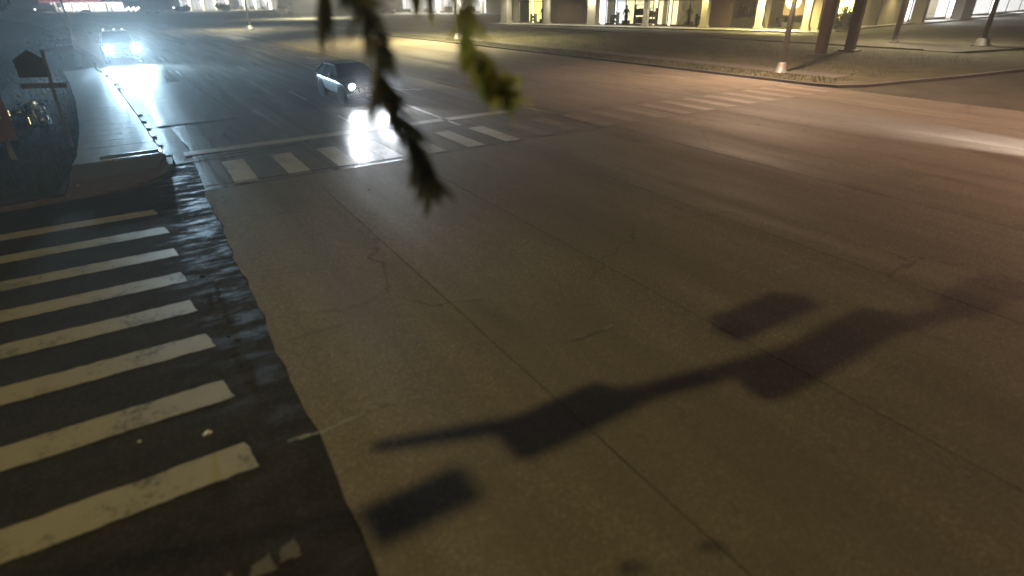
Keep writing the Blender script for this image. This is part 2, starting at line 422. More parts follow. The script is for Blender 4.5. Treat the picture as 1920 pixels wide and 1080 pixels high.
# crosswalk across the side street: every bar a sheet of paint
us = [13.55, 12.2, 10.86, 9.62, 8.45, 7.27, 6.0, 4.72]
for i, u in enumerate(us):
    xr = [-.42, -.30, -.23, -.2, -.17, -.07, -.02, .02][i]; w = [.40, .42, .42, .43, .42, .42, .42, .42][i]
    xl = [-3.22, -3.5, -3.6, -3.6, -3.6, -3.6, -3.6, -3.6][i]
    bm = bmesh.new(); jitter_sheet(bm, [(xl, u), (xr, u), (xr - .07, u + w), (xl, u + w)], -.0102, .1, .012)
    obj('crosswalk_bar', bm, M['paint'], side)
for k in range(6):                         # last bar, worn down to faint smears
    x = -1.15 + k * .22; y = 3.45 + .03 * (k % 3); w = random.uniform(.08, .19)
    bm = bmesh.new(); jitter_sheet(bm, [(x, y), (x + w, y - .02), (x + w * .9, y + random.uniform(.05, .2)), (x + .02, y + .12)], -.0102, .04, .014)
    obj('paint_scrap', bm, M['paint_ghost'], side)
# crosswalk across the main road
def road_sheet(name, pts, m, z=.007, step=.3, j=.012):
    bm = bmesh.new(); jitter_sheet(bm, pts, z, step, j); return obj(name, bm, M[m], road)
for k in range(20):
    x = 1.31 + k * 1.305; w = .56
    sk = .0
    road_sheet('crosswalk_bar', [(x, 14.98), (x + w, 14.95), (x + w, 17.45), (x, 17.45)], 'paint_c' if k < 7 else 'paint_fade')
road_sheet('stop_line', [(.5, 18.75), (6.0, 18.95), (12.05, 19.1), (12.05, 19.65), (6.0, 19.5), (.5, 19.3)], 'paint_c')
def lane_line(vf, u0, u1, w, m, name='lane_line', z=.007, step=6):
    n = max(2, int((u1 - u0) / step) + 1)
    A = [(vf(lerp(u0, u1, i / (n - 1))) - w / 2, lerp(u0, u1, i / (n - 1))) for i in range(n)]
    B = [(vf(lerp(u0, u1, i / (n - 1))) + w / 2, lerp(u0, u1, i / (n - 1))) for i in reversed(range(n))]
    return road_sheet(name, A + B, m, z, 1.0, .006)
l1 = lambda u: 2.35 + off(u); l2 = lambda u: 6.1 + off(u)
turn = lambda u: interp([(18, 9.1), (22, 9.2), (41, 9.85), (60, 10.4), (200, 11)], u) + off(u)
for u in (40.7, 53, 65, 77, 92, 105): lane_line(l1, u, u + 3.6, .14, 'paint_c')
for u in (26.9, 41.2, 54, 67, 80.5, 93, 106): lane_line(l2, u, u + 3.4, .13, 'paint_c')
lane_line(l2, 19.7, 22.5, .13, 'paint_c')
lane_line(turn, 18.0, 26, .13, 'paint_c'); lane_line(turn, 38, 66, .13, 'paint_c')
yl = lambda u: interp([(18, 13.35), (40, 13.7), (85, 15.1), (200, 15.5)], u) + off(u)
for dx in (-.14, .14): lane_line(lambda u: yl(u) + dx, 19.8, 150, .11, 'paint_y')
for v in (16.9, 20.5, 24):
    for u in (21, 33, 45, 57, 69, 81, 93, 105): lane_line(lambda u_: v + off(u_), u, u + 3.2, .13, 'paint_old')
def arrow(x, y, s=1.0):                    # left-turn arrow: stem, bend and head
    o = [(x - .08, y + 2.3), (x + .1, y + 2.3), (x + .1, y + .6), (x + .55, y + .35), (x + .55, y + .05), (x + 1.2, y + .55), (x + .55, y + 1.05), (x + .55, y + .75), (x + .28, y + .85), (x + .1, y + 1.2)]
    o = [(x, y + 2.4), (x + .2, y + 2.4), (x + .2, y + 1.0), (x + .65, y + .7), (x + .65, y + 1.0), (x + 1.25, y + .45), (x + .65, y - .1), (x + .65, y + .25), (x + .0, y + .75)]
    road_sheet('turn_arrow', o, 'paint_c', .0075, .3, .01)
arrow(10.6, 26.6); arrow(11.3, 46)
# short thin guide dashes through the junction
for a, b, wd in (((1075, 640), (1155, 608), .07), ((600, 812), (690, 772), .07), ((700, 766), (790, 745), .05), ((1455, 510), (1525, 493), .07)):
    cut(a, b, wd, .0085, 'paint_old', 'guide_dash', 10, .012)
cut((540, 828), (600, 812), .05, .0085, 'paint_old', 'guide_dash', 8, .012)
# ------------------------------------------------------------------ near corner: sidewalk, kerb, ramp, verge
WALKL = [(16.6, -2.3), (20, -2.12), (24.5, -2.25), (32, -2.7), (43, -3.65), (60, -5.5)]
wl = lambda u: interp(WALKL, u)
walk_bed = bmesh.new(); strip(walk_bed, lambda u: wl(u) - .02, lambda u: kerb(u) - .17, 18.9, 49.5, -.05, .08)
walk = obj('sidewalk', walk_bed, M['joint'], kind='structure')
u = 18.9; k = 0
while u < 46.5:
    L = random.choice((.92, 1.0, 1.1, 1.2)); u1 = u + L
    bm = bmesh.new(); dz = random.uniform(-.001, .001)
    strip(bm, wl, lambda q: kerb(q) - .19, u + .007, u1 - .007, .02, .115 + dz, .6)
    obj('slab', bm, M['walk'], walk)
    u = u1
bm = bmesh.new(); lay = bm.loops.layers.uv.new('lane')
prism(bm, [(wl(46.6), 46.55), (kerb(46.6) - .19, 46.55), (kerb(49.3) - .19, 49.3)], .02, .112); obj('slab', bm, M['walk'], walk)
u = 19.0
while u < 118:
    L = 1.5 if u < 40 else 3.0
    bm = bmesh.new(); strip(bm, lambda q: kerb(q) - .16, lambda q: kerb(q), u + .006, u + L - .006, -.04, .035 + .095 * min(1, (u - 19) / 7.5) + random.uniform(-.003, .003), 1)
    obj('kerb_stone', bm, M['kerb'], walk); u += L
# corner kerb return and red ramp
arc = [(.20, 19.0), (.14, 17.9), (-.12, 16.95), (-.62, 16.35), (-1.3, 16.0), (-2.4, 15.8), (-3.4, 15.68), (-6, 15.5), (-12, 15.2)]
inn = [(.05, 19.0), (.0, 18.0), (-.24, 17.05), (-.70, 16.5), (-1.34, 16.16), (-2.4, 15.96), (-3.4, 15.84), (-6, 15.66), (-12, 15.36)]
for i in range(len(arc) - 1):
    h = (.03, .014, .012, .012, .02, .05, .10, .12)[i]
    bm = bmesh.new(); bm.loops.layers.uv.new('lane'); prism(bm, [arc[i], arc[i + 1], inn[i + 1], inn[i]], -.04, h)
    obj('kerb_stone', bm, M['rust'] if i in (2, 3, 4, 5) else M['kerb'], walk)
bm = bmesh.new(); prism(bm, inn[:6] + [(-2.35, 17.3), (-2.12, 18.9)], -.04, .012)
obj('ramp', bm, M['rust'], walk)
bm = bmesh.new(); bm.loops.layers.uv.new('lane')          # the walk slopes down to the crossing
T = [(-2.14, 18.88, .112), (kerb(18.88) - .19, 18.88, .112), (-.22, 17.75, .03), (-2.25, 17.25, .03)]
va = [bm.verts.new(p_) for p_ in T]; vb = [bm.verts.new((x_, y_, -.03)) for x_, y_, z_ in T]
bm.faces.new(va); bm.faces.new(vb[::-1])
for i in range(4): bm.faces.new((va[i], va[(i + 1) % 4], vb[(i + 1) % 4], vb[i]))
obj('ramp_top', bm, M['kerb'], walk)
# drain inlet with bars in the walk (bright wet edges)
inl = empty('drain_inlet', P(245, 293, .10), 0, 'steel-framed kerb drain inlet with wet bright edges at the sidewalk corner', 'drain')
ip = inl.location
obj('inlet_frame', bx(-.72, .72, -.32, -.24, 0, .05), M['chrome'], inl); obj('inlet_frame', bx(-.72, .72, .24, .32, 0, .05), M['alloy'], inl)
obj('inlet_opening', bx(-.70, .70, -.24, .24, -.02, .015), M['plastic'], inl); obj('inlet_side', bx(.72, .79, -.3, .34, 0, .07), M['chrome'], inl)
inl.rotation_euler = (0, 0, R(3))
# verge beyond the walk: soil sheet, rough
bm = bmesh.new(); prism(bm, [(-2.2, 16.1), (-2.14, 20), (-2.27, 24.5), (-2.72, 32), (-3.67, 43), (-4.2, 49.6), (-3.2, 50.5), (-3.6, 61), (-4.6, 70), (-8.2, 100), (-17, 160), (-40, 160), (-60, 60), (-40, 15.4), (-12, 15.4)], -.05, .07)
obj('verge', bm, M['dirt'], kind='structure')
def tufts(name, n, region, hmin, hmax, m, z=.07, **kw):
    vs, fs = [], []
    for _ in range(n):
        x, y = region(); hh = random.uniform(hmin, hmax); a = random.uniform(0, 6.28); w = hh * .09
        lx, ly = random.uniform(-.4, .4) * hh, random.uniform(-.4, .4) * hh
        b = len(vs); vs += [(x - w * math.cos(a), y - w * math.sin(a), z), (x + w * math.cos(a), y + w * math.sin(a), z), (x + lx * .5, y + ly * .5, z + hh * .6), (x + lx, y + ly, z + hh)]
        fs += [(b, b + 1, b + 2), (b, b + 2, b + 3)]
    return obj(name, (vs, fs), m, **kw)
def verge_region():
    u = 16.5 + 62 * random.random() ** 1.5; return wl(u) - .02 - (9 * random.random() ** 1.8) - (1.2 if u > 49 else 0), u
tufts('verge_grass', 14000, verge_region, .05, .22, M['grass'], kind='stuff', label='rough dark grass on the verge beside the sidewalk', cat='grass')
def kerb_region():
    u = random.choice((35.2, 37.6, 40.5, 42.3, 45.3, 46.6)) + random.gauss(0, .32); return kerb(u) - .14 + random.gauss(0, .12), u
tufts('kerb_weeds', 420, kerb_region, .05, .17, M['grass'], .1, kind='stuff', label='dark weeds growing over the kerb edge in the headlight beam', cat='weeds')

# ------------------------------------------------------------------ far side: kerb, verge, walk, parking lot
u = 16.6
while u < 150:
    L = 4 if u < 60 else 10
    bm = bmesh.new(); strip(bm, farkerb, lambda q: farkerb(q) + .18, u + .008, u + L - .008, -.05, .12, 4); obj('kerb_stone', bm, M['kerb'], road); u += L
fa = [(27.6, 16.6), (27.9, 15.4), (29.2, 14.7), (31.8, 14.3), (36, 13.6), (43, 12.8), (60, 11.2)]
fb = [(27.8, 16.6), (28.1, 15.6), (29.3, 14.95), (31.85, 14.5), (36, 13.8), (43, 13.0), (60, 11.4)]
for i in range(len(fa) - 1):
    bm = bmesh.new(); bm.loops.layers.uv.new('lane'); prism(bm, [fa[i], fa[i + 1], fb[i + 1], fb[i]], -.05, .12); obj('kerb_stone', bm, M['kerb'], road)
bm = bmesh.new(); strip(bm, lambda q: farkerb(q) + .18, lambda q: 50 + off(q), 16, 150, -.05, .09)
verge2 = obj('far_verge', bm, M['grassland'], kind='structure')
bm = bmesh.new(); prism(bm, [(29.3, 14.95), (40, 13.4), (60, 11.4), (95, 10), (95, 16), (28, 16)], -.05, .088); obj('far_corner_verge', bm, M['grassland'], kind='structure')
for u0 in range(17, 130, 4):               # far sidewalk in long slabs
    bm = bmesh.new(); strip(bm, lambda q: 30.3 + off(q), lambda q: 32.0 + off(q), u0 + .01, u0 + 3.99, .03, .105, 2); obj('slab', bm, M['kerb'], verge2)
bm = bmesh.new(); prism(bm, [(50.5, 20), (49.5, 75), (46, 100), (40, 132), (60, 190), (160, 200), (190, 40), (120, 16.2), (60, 18)], -.05, .10)
lot = obj('parking_lot', bm, M['lot'], kind='structure')
bm = bmesh.new(); strip(bm, lambda q: 50.2 + off(q) , lambda q: 50.4 + off(q), 22, 100, .0, .2, 4); obj('lot_kerb', bm, M['kerb'], lot)
for a, b in (((1418, 64), (1437, 66)), ((1290, 66), (1330, 70)), ((1180, 62), (1215, 66))):
    pa, pb = P(*a, .11), P(*b, .11); d = (pb - pa); s = Vector((-d.y, d.x, 0)).normalized() * .08
    bm = bmesh.new(); bm.faces.new([bm.verts.new(v) for v in (pa + s, pb + s, pb - s, pa - s)]); obj('bay_line', bm, M['paint_c'], lot)
def far_region():
    u = random.uniform(16, 90); return 27.9 + off(u) + random.choice((random.uniform(0, 2.3), random.uniform(4.2, 20.0))), u
tufts('far_grass', 26000, far_region, .06, .17, M['grass'], .09, kind='stuff', label='mown grass on the far verge in front of the shops', cat='grass')
# ------------------------------------------------------------------ lamps
def spot(name, loc, aim, watts, col, angle=150, blend=.8, size=.12, parent=None):
    l = bpy.data.lights.new(name, 'SPOT'); l.energy = watts; l.color = col; l.spot_size = R(angle); l.spot_blend = blend; l.shadow_soft_size = size
    o = bpy.data.objects.new(name, l); COL.objects.link(o)
    d = Vector(aim) - Vector(loc); o.rotation_euler = d.to_track_quat('-Z', 'Y').to_euler(); o.location = loc
    if parent: o.parent = parent
    return o
def street_lamp(base, height, reach, watts, col, label, mat='galv', r0=.13, foot=.25, name='street_lamp', angle=150, arm=True):
    t = empty(name, base, 0, label, 'street lamp')
    bm = bmesh.new(); lathe(bm, [(foot * 1.5, 0), (foot * 1.5, .06), (foot, .1), (foot * .85, .5), (r0 * 1.15, .56)], 14); obj('base', bm, M['galv' if mat == 'galv' else 'kerb'], t, True)
    for k in range(4):
        a = R(45 + 90 * k); bm = bmesh.new(); lathe(bm, [(.03, 0), (.03, .13)], 6, Matrix.Translation((foot * 1.25 * math.cos(a), foot * 1.25 * math.sin(a), .02))); obj('anchor_bolt', bm, M['galv'], t)
    bm = bmesh.new(); tube(bm, [(0, 0, .1), (0, 0, height * .5), (0, 0, height)], [r0, r0 * .82, r0 * .62], 12); obj('pole', bm, M[mat], t, True)
    hx, hy = reach
    if arm:
        bm = bmesh.new(); tube(bm, [(0, 0, height - .25), (hx * .4, hy * .4, height + .2), (hx, hy, height + .35)], .05, 8); obj('arm', bm, M[mat], t, True)
    hd = obj('luminaire', bx(hx - .32, hx + .32, hy - .18, hy + .18, height + .25, height + .42, .05), M['lamp_head'], t)
    obj('lens', bx(hx - .24, hx + .24, hy - .13, hy + .13, height + .225, height + .25), M['e_lamp'], hd)
    spot('lamp_light', (hx, hy, height + .2), (hx, hy, 0), watts, col, angle, .6, .14, t)
    return t
WARM = (1.0, .79, .31); ORANGE = (1.0, .61, .44)
# the combined signal and lamp pole beside the camera; its mast arm throws the shadow on the road
LAMP = Vector((-2.6, 4.6, 12.5)); ZA = 5.2
def shade(px, py, z=ZA):
    g = P(px, py); return LAMP.lerp(g, (LAMP.z - z) / LAMP.z)
a1, a2, a3 = shade(1000, 790), shade(1500, 660), shade(1900, 552)
street = empty('street_lamp', (-3.7, 5.0, 0), 0, 'tall street lamp standing just left of the near crosswalk, outside the view', 'street lamp')
o1 = Vector(street.location); L_ = LAMP - o1
bm = bmesh.new(); tube(bm, [(0, 0, 0), (0, 0, 6), (0, 0, 12.3)], [.16, .13, .09], 14); obj('pole', bm, M['galv'], street, True)
bm = bmesh.new(); lathe(bm, [(.34, 0), (.34, .05), (.26, .1), (.2, .45)], 16); obj('base', bm, M['galv'], street, True)
bm = bmesh.new(); tube(bm, [(0, 0, 12.1), (L_.x * .4, L_.y * .4, 12.6), (L_.x, L_.y, 12.75)], .05, 8); obj('arm', bm, M['galv'], street, True)
hd = obj('luminaire', bx(L_.x - .3, L_.x + .3, L_.y - .17, L_.y + .17, 12.62, 12.82, .04), M['lamp_head'], street)
obj('lens', bx(L_.x - .22, L_.x + .22, L_.y - .12, L_.y + .12, 12.6, 12.62), M['e_lamp'], hd)
spot('lamp_light', LAMP - o1, (LAMP + Vector((4.2, 1.0, -12.5))) - o1, 850, WARM, 168, .5, .15, street)
# the signal mast stands on the far right corner; its long arm throws the band of shadow across the road
sig = empty('signal_mast', (29.6, -9.5, 0), 0, 'steel signal pole with a long arm of signal heads, outside the right edge', 'traffic signal')
o0 = Vector(sig.location)
bm = bmesh.new(); tube(bm, [(0, 0, 0), (0, 0, 6.4)], [.2, .16], 14); obj('pole', bm, M['galv'], sig, True)
bm = bmesh.new(); lathe(bm, [(.34, 0), (.34, .05), (.26, .1), (.2, .45)], 16); obj('base', bm, M['galv'], sig, True)
bm = bmesh.new(); tube(bm, [(0, 0, ZA + .5), a3 - o0, a2 - o0, a1 - o0, shade(700, 838) - o0], [.16, .11, .10, .085, .05], 12); obj('mast_arm', bm, M['galv'], sig, True)
def head(c, w=.86, h=.30, d=.26):          # Texas style: the three lamps lie side by side along the arm
    c = c - o0
    b = obj('signal_head', bx(c.x - w / 2, c.x + w / 2, c.y - d / 2, c.y + d / 2, c.z - h / 2, c.z + h / 2, .03), M['plastic'], sig)
    for k in (-1, 0, 1):
        bm = bmesh.new(); lathe(bm, [(.12, 0), (.13, .10)], 12, Matrix.Translation((c.x + k * w * .31, c.y + d / 2, c.z)) @ Matrix.Rotation(R(-90), 4, 'X'))
        obj('visor', bm, M['plastic'], b)
for px, py_, zz in ((1075, 788, ZA), (1500, 692, ZA), (1440, 592, ZA + .3), (1620, 626, ZA), (1850, 556, ZA)): head(shade(px, py_, zz))
c = shade(790, 945, 5.6) - o1; obj('lamp_sign', bx(c.x - .28, c.x + .28, c.y - .14, c.y + .14, c.z - .03, c.z + .03, .01), M['signback'], street)
bm = bmesh.new(); tube(bm, [c, (c.x * .4, c.y * .4, c.z + .3), (0, 0, 6.1)], .02, 6); obj('sign_bracket', bm, M['galv'], street)

# street and lot lamps; those added for their light say so
street_lamp(P(1463, 137, .09), 9.0, (-2.6, -.8), 5500, (1, .66, .45), 'tall grey street lamp pole on the far verge in front of the yellow-lit shop', 'galv', .15, .26)
street_lamp(P(470, 55, .0), 9.0, (-1.6, 0), 6000, (1, .9, .6), 'thin street lamp pole far up the road beside the box truck', 'galv', .16, .45)
street_lamp(P(1840, 86, .1), 8.5, (0, .4), 2500, (1, .85, .6), 'dark parking lot lamp pole on a pale concrete foot at the far right', 'darkpole', .19, .5, 'lot_lamp', 160, False)
street_lamp(P(1676, 80, .1), 8.0, (0, .4), 4000, (1, .8, .5), 'dark brown lot lamp pole right of the twin pylon posts', 'darkpole', .22, .26, 'lot_lamp', 160, False)
street_lamp(Vector((31, -5, .0)), 9.5, (-2.5, .5), 15000, ORANGE, 'unseen street lamp added on the far corner to tint the right side')  # unseen lamp, added to give the right side a red-brown cast
street_lamp(Vector((29.5, 58, .09)), 9.5, (-2.5, 0), 20000, (1.0, .82, .42), 'street lamp pole on the far verge between the two hanging leaf clumps')
street_lamp(Vector((-5.5, 88, .07)), 9.5, (2.5, 0), 900, (.9, .85, .9), 'dark street lamp pole among the trees on the left verge')

street_lamp(P(604, 33, .1), 9, (-2, 1), 40000, (1, .9, .65), 'street lamp added to light the box truck, hidden behind the hanging leaves')  # added only to brighten the box truck
street_lamp(Vector((29.5, -24, .0)), 10.5, (-2.4, 1), 26000, (1, .64, .45), 'unseen street lamp added as shadow fill, farther back outside the right edge')  # unseen fill lamp, added to lift the shadows on the junction
# pylon sign on two posts
a = P(1537, 104, .1); b = P(1592, 96, .1)
py = empty('pylon_sign', a, math.atan2(b.y - a.y, b.x - a.x), 'tall shopping centre pylon sign standing on two brown square posts', 'sign')
d = (b - a).length
for x in (0, d): obj('post', bx(x - .3, x + .3, -.3, .3, 0, 7.5, .03), M['brownpost'], py)
obj('sign_box', bx(-.8, d + .8, -.5, .5, 5.2, 9.5, .05), M['stucco'], py)
for x in (0, d): obj('footing', bx(x - .6, x + .6, -.6, .6, -.1, .12, .03), M['kerb'], py)

# ------------------------------------------------------------------ strip mall, main wing
A = P(958, 42, .25); B = P(1532, 56, .25)
dirv = (B - A).normalized(); nrm = Vector((dirv.y, -dirv.x, 0));
if nrm.dot(-A) < 0: nrm = -nrm              # outwards, towards the road
def s_of(px, P0=None, D=None):              # along the facade where a pixel column meets it
    P0 = P0 or A; D = D or dirv
    r = ray(px, 48); det = r.x * -D.y + D.x * r.y
    t = (P0.x * -D.y + D.x * P0.y) / det
    hit = Vector((r.x * t, r.y * t, 0)); return (hit - Vector((P0.x, P0.y, 0))).dot(D)
ZS = .25
def make_wing(name, P0, D, label, Ltot, depth=14.0):
    t = empty(name, (P0.x, P0.y, 0), math.atan2(D.y, D.x), label, 'building'); return t
side_sign = 1 if Vector((-dirv.y, dirv.x, 0)).dot(nrm) > 0 else -1
mall = make_wing('shop_row', A, dirv, 'low row of lit shops with pale columns and display windows across the car park', 0)
# local frame: x along facade, y = +inward or outward
IN = -side_sign                              # local y direction into the building
def lb(x0, x1, y0, y1, z0, z1, m, name, parent=None, bev=0):
    ys = sorted((y0 * IN, y1 * IN)); return obj(name, bx(min(x0, x1), max(x0, x1), ys[0], ys[1], z0, z1, bev), m, parent or mall)
Lw = s_of(1532)
lb(-2, Lw + 1.5, -4.6, 14, -.05, ZS, M['ledge'], 'walkway')
lb(-2, Lw + 1.5, -4.2, 14, 4.6, 7.2, M['stucco'], 'parapet')
lb(-2, Lw + 1.5, 9, 9.3, ZS, 4.6, M['stucco'], 'rear_wall')
def bay(x0p, x1p, kind, goods=(), sill=.0):
    x0, x1 = s_of(x0p), s_of(x1p)
    e = {'w': 'e_white', 'y': 'e_yellow', 'm': 'e_warm', 'd': 'e_dim', 'b': 'e_brown'}[kind]
    w = lb(x0, x1, 0.0, .08, ZS + .02, ZS + .22 + sill, M['frame'], 'window')
    lb(x0, x1, 2.6, 2.7, ZS, 4.5, M[e], 'lit_interior', w)
    lb(x0 + .05, x1 - .05, .03, .045, ZS + .22 + sill, 4.5, M['pane'], 'pane', w)
    n = max(1, int((x1 - x0) / 2.2))
    for i in range(n + 1):
        x = lerp(x0, x1, i / n); lb(x - .05, x + .05, -.01, .09, ZS + .02, 4.55, M['frame'], 'mullion', w)
    lb(x0, x1, -.012, .092, 3.3, 3.4, M['frame'], 'transom', w)
    return w, x0, x1
def wall(x0p, x1p, m): lb(s_of(x0p), s_of(x1p), 0, .3, ZS, 4.6, M[m], 'wall')
def column(x0p, x1p, m='column'):
    x0, x1 = s_of(x0p), s_of(x1p); c = lb(x0, x1, -2.6, -2.6 + abs(x1 - x0) * .8, ZS, 4.6, M[m], 'column', None, .04)
    lb(x0 - .1, x1 + .1, -2.7, -2.5 + abs(x1 - x0) * .8, ZS, ZS + .35, M[m], 'column_base', c)
wall(955, 973, 'stucco'); bay(973, 996, 'y'); bay(1001, 1028, 'w'); wall(1028, 1046, 'brick'); 
w0, w1 = s_of(1046), s_of(1104)
lb(w0, w1, .02, .3, ZS, 4.6, M['mortar'], 'wall')
bw = empty('brick_wall', (0, 0, 0)); bw.parent = mall
n_c = int((w1 - w0) / .62)
proto = None
for r_ in range(10):
    for c_ in range(n_c):
        x = w0 + (c_ + (.5 if r_ % 2 else 0)) * .62; z = ZS + r_ * .42
        if x + .6 > w1: continue
        if proto is None:
            proto = obj('brick', bx(0, .6, -.012 if IN > 0 else -.02, .02 if IN > 0 else .012, 0, .40), M['brick'], bw); proto.location = (x, 0, z)
        else:
            q = proto.copy(); COL.objects.link(q); q.parent = bw; q.location = (x, 0, z)
bay(1104, 1118, 'w'); bay(1134, 1151, 'w'); bay(1154, 1222, 'm'); bay(1231, 1250, 'm'); bay(1257, 1322, 'b'); wall(1328, 1370, 'brick')
bay(1370, 1430, 'd', sill=.9); bay(1440, 1466, 'y'); bay(1466, 1515, 'y', sill=.5); wall(1515, 1534, 'stucco')
for a_, b_ in ((959, 971), (1038, 1046), (1119, 1134), (1222, 1230), (1328, 1340), (1429, 1440), (1516, 1529)): column(a_, b_)
# things in the windows: mannequins, racks, shelves - each its own thing
def goods(px, kind, y=1.2):
    x = s_of(px); base = mall.matrix_basis @ Vector((x, y * IN, ZS)) if False else None
    ang = mall.rotation_euler.z; loc = Vector((A.x + math.cos(ang) * x - math.sin(ang) * y * IN, A.y + math.sin(ang) * x + math.cos(ang) * y * IN, ZS))
    return loc, ang
def mannequin(px, label, m='mannequin', y=.9):
    loc, ang = goods(px, 'm', y); t = empty('mannequin', loc, ang, label, 'mannequin', 'mannequins in the shop windows')
    bm = bmesh.new(); tube(bm, [(0, 0, .55), (0, 0, 1.1), (0, 0, 1.5), (0, 0, 1.85), (0, 0, 2.12), (0, 0, 2.2)], [.20, .27, .22, .34, .2, .09], 12); obj('torso', bm, M[m], t, True)
    bm = bmesh.new(); tube(bm, [(0, 0, 2.18), (0, 0, 2.3), (0, 0, 2.42), (0, 0, 2.54), (0, 0, 2.6)], [.06, .13, .155, .12, .03], 10); obj('head', bm, M[m], t, True)
    for s in (-1, 1):
        bm = bmesh.new(); tube(bm, [(s * .3, 0, 2.0), (s * .45, .02, 1.65), (s * .5, -.1, 1.3)], [.09, .075, .05], 8); obj('arm', bm, M[m], t, True)
    obj('plinth', bx(-.45, .45, -.4, .4, 0, .6, .02), M['display'], t)
def rack(px, label, wpx, h, m='display', y=1.4):
    loc, ang = goods(px, 'r', y); w = max(.5, abs(s_of(px + wpx / 2) - s_of(px - wpx / 2)))
    t = empty('display_rack', loc, ang, label, 'display rack', 'display racks in the shop windows')
    for z in (.25, h * .5, h): obj('shelf', bx(-w / 2, w / 2, -.3, .3, z - .05, z), M['frame'], t)
    for s in (-1, 1): obj('upright', bx(s * w / 2 - .04, s * w / 2 + .04, -.28, .28, 0, h), M['frame'], t)
    n = max(2, int(w / .5))
    for z, zz in ((.25, h * .5 - .12), (h * .5, h - .1)):
        for i in range(n):
            x = -w / 2 + (i + .5) * w / n; hh = (zz - z) * random.uniform(.5, .95); obj('box_of_goods', bx(x - w / n * .4, x + w / n * .4, -.22, .22, z + .002, z + hh), M[random.choice(['display', 'mannequin', 'cabinet', 'brick'])], t)
mannequin(1284, 'pale mannequin on a plinth in the brown-lit shop window'); mannequin(1168, 'mannequin at the left end of the wide display window', 'column', .7)
mannequin(1012, 'mannequin in the white-lit window beside the yellow doorway', 'plastic', .8); mannequin(1421, 'mannequin at the right end of the dim window with a dark sill', 'column', .6)
rack(1190, 'tall goods rack in the wide display window', 22, 2.6); rack(1212, 'narrow goods rack at the right end of the wide display window', 14, 2.2); rack(1142, 'low rack with white backlight beside the thick column', 12, 1.6)
rack(1388, 'wide rack of goods in the dim window', 26, 2.9); rack(1408, 'shorter rack in the dim window beside the mannequin', 14, 2.6); rack(1305, 'low rack right of the pale mannequin', 20, 1.5)
rack(1455, 'dark shelf inside the bright yellow doorway', 16, 1.2); rack(990, 'dark low shelf inside the yellow doorway at the left end of the row', 8, 1.3)
loc, ang = goods(1485, 's', -.35)
t = empty('round_shop_sign', loc, ang, 'dark square shop sign with a white disc in the yellow window', 'sign')
obj('board', bx(-1.2, 1.2, -.06, .06, 1.5, 4.3), M['brick'], t)
bm = bmesh.new(); lathe(bm, [(.85, 0), (.85, .05)], 24, Matrix.Translation((-.2, -.07 * IN, 3.0)) @ Matrix.Rotation(R(90 * IN), 4, 'X')); obj('disc', bm, M['e_yellow'], t)
obj('sign_post', bx(-.06, .06, -.05, .05, -.01, 1.5), M['frame'], t)
# soffit lamps under the canopy
for i, px in enumerate((985, 1060, 1130, 1190, 1260, 1330, 1400, 1455, 1500)):
    x = s_of(px); f = lb(x - .3, x + .3, -3.9, -3.4, 4.5, 4.6, M['e_lamp'], 'soffit_light')
    spot('soffit_lamp', (x, -3.65 * IN, 4.45), (x, -3.0 * IN, 0), 2200 if px > 1420 else 420, (1, .85, .35) if px > 1300 else (1, .93, .7), 150, .7, .2, mall)

# right wing: beige wall, then tall white windows
C0 = P(1556, 55, .25); C1 = P(1692, 43, .25); C2 = P(1930, 20, .3)
def poly_wing(name, Pa, Pb, label, parts):
    D = (Pb - Pa); D.z = 0; L = D.length; D.normalize(); t = empty(name, (Pa.x, Pa.y, 0), math.atan2(D.y, D.x), label, 'building')
    inn = 1 if Vector((-D.y, D.x, 0)).dot(Vector((Pa.x, Pa.y, 0))) > 0 else -1
    def q(x0, x1, y0, y1, z0, z1, m, nm, parent=None):
        ys = sorted((y0 * inn, y1 * inn)); return obj(nm, bx(x0, x1, ys[0], ys[1], z0, z1), m, parent or t)
    parts(q, lambda px: s_of(px, Pa, D), L, t, inn); return t
def beige(q, s, L, t, inn):
    q(-1, L + .5, 0, 12, ZS - .3, 6.5, M['stucco'], 'wall'); q(-1.3, L, -1.2, 0, 0, .28, M['ledge'], 'kerb')
    x = s(1641); q(x - .15, x + .15, -.1, 0, .2, 5, M['frame'], 'downpipe')
    x0, x1 = s(1566), s(1590)
    w = q(x0, x1, -.03, .0, 1.2, 4, M['e_yellow'], 'window'); q(x0 - .1, x1 + .1, -.06, -.031, 1.1, 1.25, M['frame'], 'sill', w)
    for px in (1605, 1662):
        x = s(px); f = q(x - .2, x + .2, -.4, -.02, 4.7, 4.95, M['e_lamp'], 'wall_light'); spot('wall_lamp', (x, -1.2 * inn, 4.7), (x, -3 * inn, 0), 420, (1, .82, .4), 140, .7, .2, t)
poly_wing('beige_shop', C0, C1, 'plain beige shop wall with a lit yellow window behind the pylon posts', beige)
